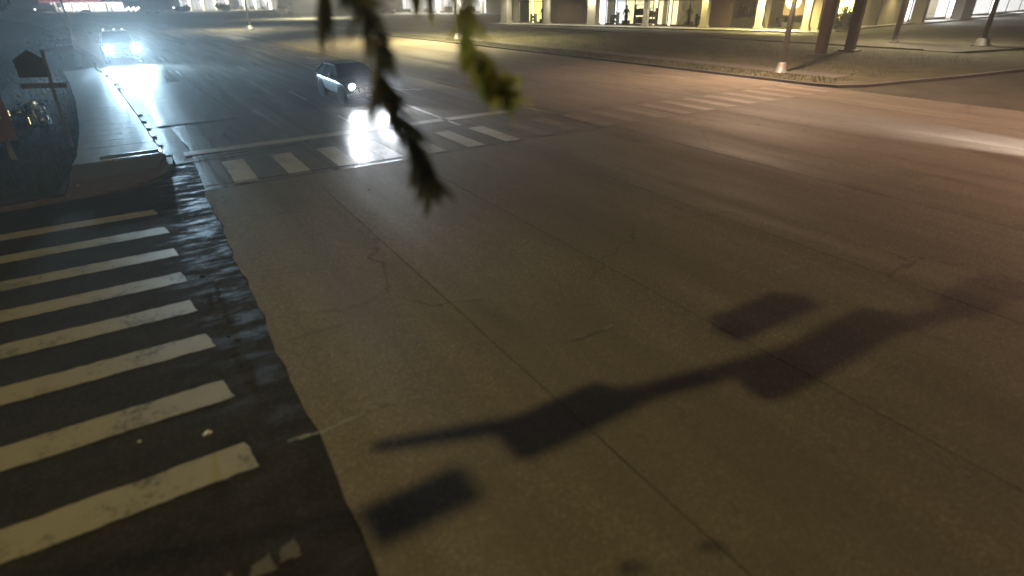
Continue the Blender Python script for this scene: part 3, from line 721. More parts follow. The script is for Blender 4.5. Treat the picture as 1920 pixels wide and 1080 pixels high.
def glassy(q, s, L, t, inn):
    q(-.2, L + 8, -2.5, 12, 0, .3, M['ledge'], 'walkway'); q(-.2, L + 8, 0, 12, 5.2, 9, M['stucco'], 'parapet'); q(-.2, L + 8, 8, 8.3, .3, 5.2, M['stucco'], 'rear_wall')
    for a_, b_ in ((1700, 1768), (1788, 1846), (1850, 1990)):
        x0, x1 = s(a_), s(b_); w = q(x0, x1, 0, .1, .3, .55, M['frame'], 'window'); q(x0, x1, 3, 3.1, .3, 5.2, M['e_flare'], 'lit_interior', w); q(x0, x1, .03, .05, .55, 5.2, M['pane'], 'pane', w)
        n = max(1, int((x1 - x0) / 9))
        for i in range(n + 1): x = lerp(x0, x1, i / n); q(x - .06, x + .06, -.01, .11, .3, 5.2, M['frame'], 'mullion', w)
    for a_, b_ in ((1694, 1700), (1768, 1788)): x0, x1 = s(a_), s(b_); q(x0, x1, -2.0, -.6, .3, 5.2, M['column'], 'column')
    for px in (1735, 1815, 1890):
        x = s(px); q(x - .3, x + .3, -1.6, -1, 5.1, 5.2, M['e_lamp'], 'soffit_light'); spot('soffit_lamp', (x, -1.5 * inn, 5), (x, -3.5 * inn, 0), 1500, (.93, .97, 1), 150, .7, .3, t)
poly_wing('glass_fronted_shop', C1 + Vector((.6, .1, 0)), C2, 'brightly lit shop with tall white windows at the right edge', glassy)

# left: white store, lit store fronts further up the road
def store(q, s, L, t, inn, cols=4, e='e_flare', goods_=True):
    q(0, L, -1.5, 10, 0, .2, M['ledge'], 'walkway'); q(0, L, 0, 10, 4.4, 7, M['stucco'], 'parapet'); q(0, L, 6, 6.3, .2, 4.4, M['stucco'], 'rear_wall')
    for i in range(cols):
        x0, x1 = L * i / cols + .5, L * (i + 1) / cols - .5
        w = q(x0, x1, 0, .1, .2, .6, M['frame'], 'window'); q(x0, x1, 2.5, 2.6, .2, 4.4, M[e], 'lit_interior', w); q(x0, x1, .02, .05, .6, 4.4, M['pane'], 'pane', w)
        q((x0 + x1) / 2 - .08, (x0 + x1) / 2 + .08, -.01, .11, .2, 4.4, M['frame'], 'mullion', w)
        if goods_: q(x0 + .8, x0 + (x1 - x0) * .55, 1.3, 1.8, .2, random.uniform(1.2, 2.0), M['display'], 'shelf_of_goods', w)
        q(x1 + .05, x1 + .95, -.6, .12, .2, 4.4, M['column'], 'column')
    l = bpy.data.lights.new('shop_front_light', 'AREA'); l.shape = 'RECTANGLE'; l.size = L; l.size_y = 1; l.energy = 5000; l.color = (1, .96, .86)
    o = bpy.data.objects.new('shop_front_light', l); COL.objects.link(o); o.parent = t; o.location = (L / 2, -1.2 * inn, 4.3)
poly_wing('white_store', P(745, 24, .2), P(905, 24, .2), 'brightly lit white store front behind the parked cars', lambda *a: store(*a, cols=4))
poly_wing('plain_store', P(912, 25, .2), P(957, 28, .2), 'plain pale store wall between the white store and the shop row', lambda q, s, L, t, inn: (q(0, L, 0, 10, 0, 6, M['stucco'], 'wall'), q(0, L, -.5, 0, 0, .4, M['ledge'], 'plinth')))
poly_wing('far_store', P(335, 21, .2), P(430, 19.5, .2), 'distant white lit store left of the thin lamp pole', lambda *a: store(*a, cols=4, goods_=False))
poly_wing('far_shop', P(440, 18, .2), P(503, 18, .2), 'distant dim shop with a lit door between the thin lamp pole and the truck', lambda *a: store(*a, cols=3, e='e_white'))

# petrol station far up the road
g0, g1 = P(118, 22, 0), P(235, 22, 0)
def station(q, s, L, t, inn):
    c = q(0, L, -9, -1, 4.2, 5.2, M['redsign'], 'canopy'); q(.2, L - .2, -8.8, -1.2, 4.15, 4.19, M['e_flare'], 'canopy_light', c); q(0, L, -9.05, -9.01, 4.3, 5.1, M['e_red'], 'fascia', c)
    for i in range(4):
        x = L * (.1 + .27 * i); q(x - .4, x + .4, -5.4, -4.6, 0, 4.2, M['column'], 'column'); pu = q(x - .9, x + .9, -3.6, -2.9, 0, 2.1, M['whitepaint'], 'fuel_pump'); q(x - .6, x + .6, -3.64, -3.61, 1.1, 1.8, M['e_white'], 'pump_screen', pu)
    q(0, L, 0, 8, 0, 4.2, M['stucco'], 'wall')
    for i in range(5): x0 = L * (i / 5) + .4; w = q(x0, x0 + L / 5 - .8, -.06, -.01, .4, 3.8, M['e_flare'], 'window'); q(x0 + L / 10 - .5, x0 + L / 10 - .3, -.09, -.065, .4, 3.8, M['frame'], 'mullion', w)
    spot('canopy_lamp', (L / 2, -5 * inn, 4.1), (L / 2, -5 * inn, 0), 6000, (1, .95, .95), 165, .5, 1, t)
poly_wing('petrol_station', g0, g1, 'distant petrol station glowing white under a red canopy', station)
# a cluster of low lights left and right of it
for px, py_, lb_ in ((69, 18, 'single small white light in the dark trees at the far left'), (101, 7, 'higher single white light in the dark beside the petrol station'), (328, 14, 'small white light between the petrol station and the far store')):
    b = P(px, py_ + 14, 0) if py_ < 10 else P(px, py_ + 9, 0)
    t = empty('bollard_light', b, 0, lb_, 'lamp'); top = 4 - (4 * (py_ + 9 - py_) / 30)
    rr = (b - Vector((0, 0, H))).length; zt = 0
    for z in [i * .1 for i in range(5, 45)]:
        if proj((b.x, b.y, z))[1] > py_: zt = z
    bm = bmesh.new(); tube(bm, [(0, 0, 0), (0, 0, zt)], .08, 8); obj('post', bm, M['galv'], t)
    bm = bmesh.new(); lathe(bm, [(.1, -.2), (.35, -.05), (.35, .15), (.08, .3)], 12, Matrix.Translation((0, 0, zt))); obj('globe', bm, M['e_spot'], t, True)
for k in range(9):
    px = 238 + k * 3.1; b = P(px, 25.5, 0); t = empty('price_light', b, 0, ['one of the small white forecourt lights in a row right of the petrol station'][0], 'lamp', 'row of small forecourt lights')
    bm = bmesh.new(); tube(bm, [(0, 0, 0), (0, 0, 1.0)], .1, 6); obj('post', bm, M['galv'], t); z = 1.0 + (k % 3) * .35
    bm = bmesh.new(); lathe(bm, [(.1, 0), (.34, .15), (.3, .5), (.05, .7)], 8, Matrix.Translation((0, 0, z - .05))); obj('globe', bm, M['e_spot'], t, True)
# ------------------------------------------------------------------ vehicles
def loft(stations):
    bm = bmesh.new(); rings = []
    for y, pr in stations:
        full = [(x, z) for x, z in pr] + [(-x, z) for x, z in reversed(pr[1:-1])]
        rings.append([bm.verts.new((x, y, z)) for x, z in full])
    n = len(rings[0])
    for a, b in zip(rings, rings[1:]):
        for i in range(n): bm.faces.new((a[i], a[(i + 1) % n], b[(i + 1) % n], b[i]))
    bm.faces.new(rings[0][::-1]); bm.faces.new(rings[-1]); return bm
def sect(hw, zb, zs, zt):
    return [(0, zb), (hw * .82, zb), (hw * .97, zb + .1), (hw, lerp(zb, zs, .45)), (hw * .985, lerp(zb, zs, .8)), (hw * .93, zs), (hw * .5, lerp(zs, zt, .8)), (0, zt)]
def wheel(t, x, y, r, w=.24, nm='wheel'):
    s = 1 if x > 0 else -1
    T = Matrix.Translation((x, y, r)) @ Matrix.Rotation(R(90) * s, 4, 'Y')
    bm = bmesh.new(); lathe(bm, [(r * .6, -w / 2), (r * .93, -w / 2), (r, -w * .32), (r, w * .32), (r * .93, w / 2), (r * .62, w / 2)], 22, T); wh = obj('wheel', bm, M['rubber'], t, False)
    bm = bmesh.new(); lathe(bm, [(r * .6, w * .2), (r * .6, w * .45), (r * .55, w * .47), (r * .5, w * .25), (.07, w * .28), (.05, w * .42), (.01, w * .43)], 22, T)
    rim = obj('rim', bm, M['alloy'], wh)
def car(name, label, spec, group=None):
    paint_ = M[spec['paint']]; t = empty(name, (0, 0, 0), 0, label, spec['cat'], group)
    st = [(y, sect(hw, zb, zs, zt)) for y, hw, zb, zs, zt in spec['body']]
    body = obj('body', loft(st), paint_, t, True)
    md = body.modifiers.new('s', 'SUBSURF'); md.levels = md.render_levels = 1
    for sx in (-1, 1):
        for wy in spec['wheels']:
            bm = bmesh.new(); r = spec['r']; lathe(bm, [(r * 1.16, -.05), (r * 1.16, .012)], 20, Matrix.Translation((sx * (spec['hw'] - .0), wy, r * 1.02)) @ Matrix.Rotation(R(90) * sx, 4, 'Y')); obj('wheel_arch', bm, M['plastic'], body)
            wheel(t, sx * (spec['hw'] - .09), wy, spec['r'])
    (zb, xb, yf, yr), (zr, xr, yf2, yr2), zroof = spec['cab']
    # cabin core, glass panes, roof, pillars
    core = [(sx * (xx - .03), yy, zz) for (xx, y0, y1, zz) in ((xb, yf, yr, zb - .08), (xr, yf2, yr2, zr)) for sx, yy in ((-1, y0), (1, y0), (1, y1), (-1, y1))]
    bm = bmesh.new(); vs = [bm.verts.new(c) for c in core]; bm.faces.new(vs[3::-1]); bm.faces.new(vs[4:])
    for i in range(4): bm.faces.new((vs[i], vs[(i + 1) % 4], vs[4 + (i + 1) % 4], vs[4 + i]))
    cab = obj('cabin', bm, M['plastic'], t)
    def ln(a, b, k): return tuple(lerp(a[i], b[i], k) for i in range(3))
    c = {('f', s): (s * xb, yf, zb) for s in (-1, 1)}; c.update({('r', s): (s * xb, yr, zb) for s in (-1, 1)})
    d = {('f', s): (s * xr, yf2, zr) for s in (-1, 1)}; d.update({('r', s): (s * xr, yr2, zr) for s in (-1, 1)})
    obj('windshield', panel([c['f', -1], c['f', 1], d['f', 1], d['f', -1]], .015), M['glass'], t)
    obj('rear_window', panel([c['r', 1], c['r', -1], d['r', -1], d['r', 1]], .015), M['glass'], t)
    for s in (-1, 1):
        k0 = .04
        for j in range(spec['doors']):
            ka, kb = .03 + j * .95 / spec['doors'], (j + 1) * .95 / spec['doors']
            q = [ln(c['f', s], c['r', s], ka), ln(c['f', s], c['r', s], kb), ln(d['f', s], d['r', s], kb), ln(d['f', s], d['r', s], ka)]
            obj('side_window', panel(q if s > 0 else q[::-1], .012), M['glass'], t)
            if j: 
                bm = bmesh.new(); tube(bm, [ln(c['f', s], c['r', s], ka - .02), ln(d['f', s], d['r', s], ka - .02)], .04, 6); obj('pillar', bm, paint_, t)
            y_h = lerp(yf, yr, kb) - .2
            obj('door_handle', bx(s * (spec['hw'] + .0) - .02, s * (spec['hw']) + .02, y_h - .1, y_h + .1, zb - .2, zb - .16), M['chrome'], body)
        for e in ('f', 'r'):
            bm = bmesh.new(); tube(bm, [c[e, s], d[e, s]], .05, 6); obj('pillar', bm, paint_, t)
        bm = bmesh.new(); tube(bm, [d['f', s], (s * (xr + .01), lerp(yf2, yr2, .5), zr + .03), d['r', s]], .045, 6); obj('roof_rail', bm, M['alloy'] if spec.get('rails') else paint_, t)
        mi = obj('side_mirror', bx(s * (spec['hw'] + .02) - (0 if s > 0 else .2) , s * (spec['hw'] + .02) + (.2 if s > 0 else 0), yf + .12, yf + .3, zb + .02, zb + .2, .04), paint_, t)
        y = yf + .22; bm = bmesh.new(); tube(bm, [(s * (spec['hw'] - .08), y, zb + .03), (s * (spec['hw'] + .1), y, zb + .08)], .03, 6); obj('mirror_arm', bm, M['plastic'], mi)
        # lamps
        hx, hy, hz, hwid, hh = spec['lamp']
        hl = obj('headlight', bx(s * hx - hwid / 2, s * hx + hwid / 2, hy - .05, hy + .12, hz - hh / 2, hz + hh / 2, .03), M['glass'], t)
        bm = bmesh.new(); lathe(bm, [(min(hwid, hh) * .42, 0), (min(hwid, hh) * .46, .03), (.02, .06)], 14, Matrix.Translation((s * hx, hy - .05, hz)) @ Matrix.Rotation(R(90), 4, 'X')); obj('lens', bm, M['e_head'], hl)
        if spec.get('watts'): spot('headlight_beam', (s * hx, hy - .16, hz), (s * hx * .6 + spec.get('aimx', 0), hy - spec.get('throw', 14), spec.get('aimz', .0)), spec['watts'], spec.get('beam', (.72, .86, 1.0)), spec.get('cone', 58), .9, .07, t)
        obj('tail_light', bx(s * (hx + .05) - .1, s * (hx + .05) + .1, spec['body'][-1][0] - .08, spec['body'][-1][0] + .0, hz, hz + .25, .02), M['redsign'], t)
    bm = bmesh.new(); rr = [(-xr, yf2), (xr, yf2), (xr, yr2), (-xr, yr2)]
    a_ = [bm.verts.new((x, y, zr)) for x, y in rr]; mid_ = [bm.verts.new((x * .9, lerp(y, (yf2 + yr2) / 2, .06), zroof)) for x, y in rr]
    bm.faces.new(a_[::-1]); bm.faces.new(mid_)
    for i in range(4): bm.faces.new((a_[i], a_[(i + 1) % 4], mid_[(i + 1) % 4], mid_[i]))
    obj('roof', bm, paint_, t)
    fy = spec['body'][0][0]; gz0, gz1, gw = spec['grille']
    gr = obj('grille', bx(-gw, gw, fy - .02, fy + .2, gz0, gz1, .02), M['plastic'], t)
    for k in range(4): z = lerp(gz0, gz1, (k + .5) / 4); obj('grille_bar', bx(-gw + .03, gw - .03, fy - .035, fy - .02, z - .015, z + .015), M['chrome'], gr)
    bp = obj('bumper', bx(-spec['hw'] * .93, spec['hw'] * .93, fy - .05, fy + .3, spec['bump'][0], spec['bump'][1], .06), M['plastic'] if spec.get('dark_bumper', 1) else M['chrome'], t)
    obj('licence_plate', bx(-.15, .15, fy - .065, fy - .05, spec['bump'][0] + .04, spec['bump'][0] + .17), M['whitepaint'], bp)
    if spec.get('bed'):
        y0, y1, zt = spec['bed']; bm = bmesh.new()
        for x0, x1, ya, yb in ((-spec['hw'] * .95, -spec['hw'] * .8, y0, y1), (spec['hw'] * .8, spec['hw'] * .95, y0, y1), (-spec['hw'] * .8, spec['hw'] * .8, y1 - .1, y1)): box(bm, x0, x1, ya, yb, .7, zt)
        obj('bed', bm, paint_, t)
    for x in spec.get('markers', ()): obj('roof_marker', bx(x - .05, x + .05, yf2 - .02, yf2 + .1, zroof - .005, zroof + .06, .015), M['e_marker'], t)
    return t
SUV = dict(paint='blackpaint', cat='car', hw=.93, r=.36, wheels=(-1.42, 1.38), doors=3, rails=1,
    body=[(-2.33, .66, .42, .66, .70), (-2.24, .84, .30, .82, .9), (-1.9, .92, .22, .92, 1.02), (-1.1, .93, .2, 1.0, 1.08), (-.4, .93, .2, 1.02, 1.06), (.7, .93, .2, 1.04, 1.06), (1.7, .93, .2, 1.06, 1.08), (2.2, .9, .26, 1.02, 1.05), (2.34, .76, .4, .92, .95)],
    cab=((1.0, .84, -1.1, 2.1), (1.40, .62, -.2, 1.45), 1.48), lamp=(.66, -2.20, .74, .34, .30), watts=560, throw=12, cone=62, beam=(.86, .92, 1.0), grille=(.5, .72, .42), bump=(.28, .48))
PICK = dict(paint='silver', cat='truck', hw=1.0, r=.41, wheels=(-1.85, 1.85), doors=2,
    body=[(-2.85, .8, .5, .98, 1.02), (-2.76, .96, .4, 1.12, 1.18), (-2.3, 1.0, .34, 1.18, 1.26), (-1.3, 1.0, .32, 1.2, 1.28), (-.5, 1.0, .32, 1.2, 1.22), (.9, 1.0, .32, 1.2, 1.22), (1.0, 1.0, .32, 1.16, 1.16), (2.7, 1.0, .36, 1.16, 1.16), (2.85, .9, .5, 1.1, 1.1)],
    cab=((1.2, .93, -1.25, 1.0), (1.83, .74, -.55, .85), 1.93), lamp=(.74, -2.80, .95, .46, .46), aimx=3.5, watts=4000, throw=22, cone=76, beam=(.5, .78, 1.0), grille=(.62, 1.04, .52), bump=(.42, .62), bed=(1.0, 2.8, 1.4), markers=(-.6, 0, .45), dark_bumper=0)
truck = car('pickup_truck', 'silver pickup truck far up the kerb lane with dazzling bluish headlights and roof marker lights', PICK)
fp = P(233, 120); truck.location = (fp.x - .05, fp.y + 2.9, 0); truck.rotation_euler = (0, 0, R(3.0)); truck.scale = (1.13, 1.1, 1.13)
suv = car('black_car', 'black car waiting at the stop line with its headlights on behind the hanging leaves', SUV)
suv.location = (7.98, 26.6, 0); suv.rotation_euler = (0, 0, R(1.2))
SUV2 = dict(SUV); SUV2.update(paint='silver', watts=3600, throw=10, cone=26, beam=(1, .93, .95))
oth = car('approaching_car', 'silver car approaching on the far lanes just outside the right edge, lighting the road ahead', SUV2)
oth.location = (20.9, -.6, 0); oth.rotation_euler = (0, 0, R(180))
# parked cars in the distance: body, glass, wheels
def small_car(px, py_, rz, paint_, label, L=4.4):
    t = empty('parked_car', P(px, py_, .1), rz, label, 'car', 'cars parked in front of the white store')
    st = [(-2.2, sect(.7, .35, .6, .65)), (-2.05, sect(.86, .25, .72, .78)), (-1.1, sect(.9, .2, .86, .92)), (1.2, sect(.9, .2, .9, .95)), (2.05, sect(.86, .28, .84, .9)), (2.2, sect(.72, .4, .7, .75))]
    obj('body', loft(st), M[paint_], t, True)
    obj('windows', loft([(-1.15, [(0, .85), (.8, .85), (.8, .88), (0, .9)]), (-.4, [(0, .85), (.78, .85), (.62, 1.38), (0, 1.42)]), (1.0, [(0, .85), (.78, .85), (.62, 1.38), (0, 1.42)]), (1.7, [(0, .85), (.78, .85), (.74, .9), (0, .92)])]), M['glass'], t)
    obj('roof', bx(-.6, .6, -.35, .95, 1.39, 1.45, .02), M[paint_], t)
    for sx in (-.82, .82):
        for y in (-1.35, 1.35): wheel(t, sx, y, .32, .2)
        obj('headlight', bx(sx * .75 - .15, sx * .75 + .15, -2.12, -2.0, .58, .72, .02), M['chrome'], t)
    return t
small_car(700, 26, R(80), 'blackpaint', 'leftmost dark car parked in front of the white store'); small_car(728, 26, R(75), 'blackpaint', 'dark car with chrome glints parked in front of the white store')
small_car(752, 22, R(85), 'silver', 'pale car parked right of the dark cars at the white store')
t = small_car(287, 25, R(-70), 'whitepaint', 'white car parked beside the road far off right of the petrol station'); del t['group']
t = small_car(160, 25, R(-80), 'whitepaint', 'white car standing at the petrol station pumps'); del t['group']
# box truck
bt_loc = P(505, 27, .1); be = P(575, 31, .1); dd = (be - bt_loc).normalized()
bt = empty('box_truck', (bt_loc + be) / 2, R(62), 'white box truck with a rounded cargo body parked far up the road', 'truck')
Z = .4
def btp(nm, a, m, parent=None, bev=.0): return obj(nm, bx(*a, bev), M[m], parent or bt)
# local x along truck, cab at -x
btp('chassis', (-3.4, 4.2, -.5, .5, .55, .85), 'plastic'); cg = btp('cargo_box', (-1.6, 4.4, -1.2, 1.2, .95, 3.9), 'whitepaint', None, .12)
cb = btp('cab', (-3.9, -1.75, -1.05, 1.05, .55, 2.6), 'whitepaint', None, .18)
btp('windshield', (-3.93, -3.86, -.9, .9, 1.55, 2.4), 'glass', cb); btp('side_window', (-3.6, -2.5, -1.075, -1.05, 1.6, 2.35), 'glass', cb); btp('side_window', (-3.6, -2.5, 1.05, 1.075, 1.6, 2.35), 'glass', cb)
btp('bumper', (-4.05, -3.85, -1.0, 1.0, .45, .7), 'chrome', cb)
for y in (-1, 1):
    btp('headlight', (-3.96, -3.88, y * .75 - .15, y * .75 + .15, .85, 1.05), 'chrome', cb)
    for x in (-2.9, 2.0, 3.1):
        bm = bmesh.new(); lathe(bm, [(.2, -.14), (.46, -.14), (.5, -.08), (.5, .08), (.46, .14), (.2, .14)], 18, Matrix.Translation((x, y * .95, .5)) @ Matrix.Rotation(R(90), 4, 'X')); w_ = obj('wheel', bm, M['rubber'], bt)
        bm = bmesh.new(); lathe(bm, [(.28, -.15), (.26, .15)], 14, Matrix.Translation((x, y * .95, .5)) @ Matrix.Rotation(R(90), 4, 'X')); obj('rim', bm, M['whitepaint'], w_)
for y in (-1.215, 1.205):
    for k in range(8): obj('lettering', bx(.1 + k * .33, .33 + k * .33, y, y + .01, 2.75, 3.15 - (k % 3) * .06), M['brownpost'], cg)
l = spot('truck_lamp_spill', (0, 0, 0), (0, 0, -1), 0, (1, 1, 1)); bpy.data.objects.remove(l)

# ------------------------------------------------------------------ motorcycle on the verge (local x forward)
mc0 = P(122, 247, .07); rear_ = P(36, 232, .07)
mc = empty('motorcycle', (mc0.x - .5, mc0.y, .07), R(-72), 'dark motorcycle with bright chrome glints parked on the verge beside the sidewalk', 'motorcycle')
def mw(x, r=.31):
    bm = bmesh.new(); T = Matrix.Translation((x, 0, r)) @ Matrix.Rotation(R(90), 4, 'X')
    lathe(bm, [(r * .72, -.06), (r * .94, -.06), (r, -.02), (r, .02), (r * .94, .06), (r * .72, .06)], 24, T); w_ = obj('wheel', bm, M['rubber'], mc)
    bm = bmesh.new(); lathe(bm, [(r * .72, -.03), (r * .72, .03)], 24, T); 
    obj('rim', bm, M['alloy'], w_)
    bm = bmesh.new()
    for k in range(9): a = k * math.pi / 9; tube(bm, [(x + math.cos(a) * r * .7, .0, r + math.sin(a) * r * .7), (x - math.cos(a) * r * .7, .0, r - math.sin(a) * r * .7)], .008, 4)
    obj('spokes', bm, M['wetchrome'], w_)
mw(0); mw(-1.42)
for y in (-.1, .1):
    bm = bmesh.new(); tube(bm, [(0, y, .31), (-.22, y, .72), (-.32, y, .95)], [.05, .045, .03], 10); obj('fork_leg', bm, M['wetchrome'], mc, True)
bm = bmesh.new(); n = 10
for k in range(n):
    a0_, a1_ = R(20 + k * 15), R(20 + (k + 1) * 15); r = .40
    q = [(math.cos(a0_) * r, -.12, .31 + math.sin(a0_) * r), (math.cos(a0_) * r, .12, .31 + math.sin(a0_) * r), (math.cos(a1_) * r, .12, .31 + math.sin(a1_) * r), (math.cos(a1_) * r, -.12, .31 + math.sin(a1_) * r)]
    bm.faces.new([bm.verts.new(v) for v in q])
bmesh.ops.remove_doubles(bm, verts=bm.verts, dist=.001); bmesh.ops.solidify(bm, geom=bm.faces[:], thickness=.01); obj('front_fender', bm, M['wetchrome'], mc, True)
bm = bmesh.new()
for k in range(9):
    a0_, a1_ = R(30 + k * 15), R(30 + (k + 1) * 15); r = .37
    q = [(-1.42 + math.cos(a0_) * r, -.1, .31 + math.sin(a0_) * r), (-1.42 + math.cos(a0_) * r, .1, .31 + math.sin(a0_) * r), (-1.42 + math.cos(a1_) * r, .1, .31 + math.sin(a1_) * r), (-1.42 + math.cos(a1_) * r, -.1, .31 + math.sin(a1_) * r)]
    bm.faces.new([bm.verts.new(v) for v in q])
bmesh.ops.remove_doubles(bm, verts=bm.verts, dist=.001); bmesh.ops.solidify(bm, geom=bm.faces[:], thickness=.01); obj('rear_fender', bm, M['wetchrome'], mc, True)
bm = bmesh.new(); tube(bm, [(-.3, -.38, .98), (-.26, -.2, 1.06), (-.28, 0, 1.02), (-.26, .2, 1.06), (-.3, .38, .98)], .014, 8); hb = obj('handlebar', bm, M['wetchrome'], mc, True)
for y in (-.42, .42):
    bm = bmesh.new(); tube(bm, [(-.32, y * .82, .985), (-.36, y * 1.05, .96)], .02, 8); obj('grip', bm, M['rubber'], hb)
    bm = bmesh.new(); tube(bm, [(-.27, y * .6, 1.05), (-.22, y * .75, 1.22)], .007, 5); st_ = obj('mirror_stalk', bm, M['wetchrome'], hb)
    bm = bmesh.new(); lathe(bm, [(.03, -.01), (.06, 0), (.055, .012), (.01, .014)], 14, Matrix.Translation((-.22, y * .78, 1.25)) @ Matrix.Rotation(R(90), 4, 'Y')); obj('mirror', bm, M['wetchrome'], hb)
bm = bmesh.new(); tube(bm, [(-.16, 0, .86), (-.1, 0, .86), (-.05, 0, .86), (-.03, 0, .86)], [.05, .09, .1, .06], 14); obj('headlamp', bm, M['wetchrome'], mc, True)
bm = bmesh.new(); tube(bm, [(-.32, 0, .82), (-.42, 0, .86), (-.62, 0, .84), (-.82, 0, .74)], [.06, .14, .15, .07], 14); obj('fuel_tank', bm, M['wetchrome'], mc, True)
bm = bmesh.new(); tube(bm, [(-.76, 0, .70), (-.95, 0, .70), (-1.2, 0, .74), (-1.42, 0, .80)], [.08, .14, .13, .06], 12); obj('seat', bm, M['glass'], mc, True)
obj('engine', bx(-.78, -.42, -.17, .17, .26, .62, .05), M['wetchrome'], mc); 
bm = bmesh.new(); tube(bm, [(-.45, .2, .4), (-.6, .22, .25), (-1.0, .24, .28), (-1.7, .26, .36)], [.035, .05, .075, .08], 12); obj('exhaust', bm, M['wetchrome'], mc, True)
bm = bmesh.new()
tube(bm, [(-.32, 0, .9), (-.5, 0, .55), (-.5, 0, .25), (-.9, 0, .22), (-1.05, 0, .62), (-.4, 0, .78)], .025, 8); tube(bm, [(-.9, .09, .28), (-1.42, .09, .31)], .022, 8); tube(bm, [(-.9, -.09, .28), (-1.42, -.09, .31)], .022, 8); obj('frame', bm, M['plastic'], mc, True)
for y in (-.3, .3):
    bm = bmesh.new(); tube(bm, [(-1.0, y, .62), (-1.1, y, .6), (-1.55, y, .58), (-1.65, y, .6)], [.05, .14, .14, .06], 12); obj('saddlebag', bm, M['wetchrome'], mc, True)
bm = bmesh.new(); tube(bm, [(-.42, -.3, .3), (-.4, -.34, .55), (-.36, 0, .62), (-.4, .34, .55), (-.42, .3, .3)], .03, 8); obj('crash_bar', bm, M['wetchrome'], mc, True)
M['glint_chrome'] = simple('polished shield', (.9, .92, .95), .2, 1, var=.03, scale=2)
def glint_plate(nm, c, w, h, parent=None, yaw=-12, tilt=19):      # added polished plate, bowed and tilted to throw back lamp glints
    bm = bmesh.new(); rows = []
    for i_ in range(7):
        a_ = (i_ / 6 - .5); rows.append([bm.verts.new((-.5 * a_ * a_ * w, a_ * w * (1 - .35 * abs(k_ / 6 - .5)), (k_ / 6 - .5) * h - .25 * h * abs(a_))) for k_ in range(7)])
    for r0, r1 in zip(rows, rows[1:]):
        for k_ in range(6): bm.faces.new((r0[k_], r1[k_], r1[k_ + 1], r0[k_ + 1]))
    bmesh.ops.solidify(bm, geom=bm.faces[:], thickness=.012)
    bmesh.ops.transform(bm, matrix=Matrix.Translation(c) @ Matrix.Rotation(R(yaw), 4, 'Z') @ Matrix.Rotation(R(-tilt), 4, 'Y'), verts=bm.verts)
    obj(nm, bm, M['glint_chrome'], mc, True)
glint_plate('leg_glint_plate', (-.34, .27, .42), .17, .42); glint_plate('leg_glint_plate', (-.34, -.27, .46), .16, .40, None, -14); glint_plate('bag_glint_plate', (-.95, -.62, .66), .16, .26, None, -12); glint_plate('cowl_glint_plate', (-.05, .0, 1.0), .20, .14)
bm = bmesh.new(); tube(bm, [(-1.0, -.3, .6), (-.97, -.62, .64)], .03, 6); obj('bag_bracket', bm, M['plastic'], mc)
bm = bmesh.new(); tube(bm, [(-.7, .1, .25), (-.66, .34, .0)], .014, 6); obj('kickstand', bm, M['alloy'], mc)
# brown cabinet on a post at the left edge
cb_ = P(10, 302, .07); t = empty('utility_cabinet', cb_, R(20), 'brown utility cabinet on a short post at the left edge of the verge', 'cabinet')
bm = bmesh.new(); prism(bm, [(-.62, -.3), (.42, -.3), (.50, .3), (-.62, .3)], .55, 2.2); bd = obj('box', bm, M['cabinet'], t); obj('door', bx(-.5, .34, -.325, -.301, .65, 2.1, .008), M['cabinet'], bd)
obj('lid', bx(-.66, .54, -.34, .34, 2.2, 2.25, .01), M['cabinet'], bd); obj('handle', bx(.2, .24, -.36, -.326, 1.15, 1.4), M['galv'], bd)
for x in (-.35, .2): obj('leg', bx(x - .06, x + .06, -.06, .06, 0, .56), M['galv'], t)
# pentagon sign seen from behind on a wooden post
sp = P(137, 276, .07); t = empty('warning_sign', sp, R(-24), 'back of a five-sided warning sign with a plate below on a wooden post', 'sign')
bm = bmesh.new(); tube(bm, [(0, 0, 0), (.03, .0, 1.4), (.13, .0, 2.75)], .045, 8); obj('post', bm, M['wood'], t)
bm = bmesh.new(); o_ = [(-.82, 2.02), (.02, 2.02), (.02, 2.50), (-.36, 2.76), (-.82, 2.50)]
va = [bm.verts.new((x + .06, .055, z)) for x, z in o_]; vb = [bm.verts.new((x + .06, .062, z)) for x, z in o_]; bm.faces.new(va); bm.faces.new(vb[::-1])
for i in range(5): bm.faces.new((va[i], va[(i + 1) % 5], vb[(i + 1) % 5], vb[i]))
obj('sign_panel', bm, M['signback'], t); obj('plate', bx(-.82, .42, .05, .062, 1.72, 1.86), M['wood'], t)
for x in (-.3, .1): 
    bm = bmesh.new(); tube(bm, [(x, .045, 1.78), (x, .075, 1.78)], .015, 6); obj('bolt', bm, M['galv'], t)
# small red sign by the kerb
rs = P(128, 112, .07); t = empty('roadside_sign', rs, R(-18), 'small red roadside sign with a dark top strip and pale lettering', 'sign')
sc = (P(143, 112, .07) - P(113, 112, .07)).length
for x in (-.35, .35): obj('stake', bx(x * sc - .03, x * sc + .03, -.02, .02, 0, .5), M['wood'], t)
b = obj('sign_panel', bx(-sc / 2, sc / 2, -.035, -.022, .5, 1.45), M['redsign'], t); obj('top_strip', bx(-sc / 2, sc / 2, -.043, -.036, 1.15, 1.45), M['plastic'], b)
for k in range(6): x = -sc * .32 + k * sc * .13; obj('letter', bx(x, x + sc * (.07 + .03 * (k % 2)), -.05, -.044, 1.02, 1.10), M['whitepaint'], b)
# delineator with bright tip at the end of the walk
dl = P(181, 131, .1); t = empty('delineator_post', dl, 0, 'short kerb marker post with a bright reflector at the end of the sidewalk', 'marker post')
bm = bmesh.new(); tube(bm, [(0, 0, 0), (0, 0, .45)], .04, 8); obj('post', bm, M['galv'], t)
bm = bmesh.new(); lathe(bm, [(.02, .42), (.09, .48), (.09, .56), (.02, .6)], 10); obj('reflector', bm, M['chrome'], t)
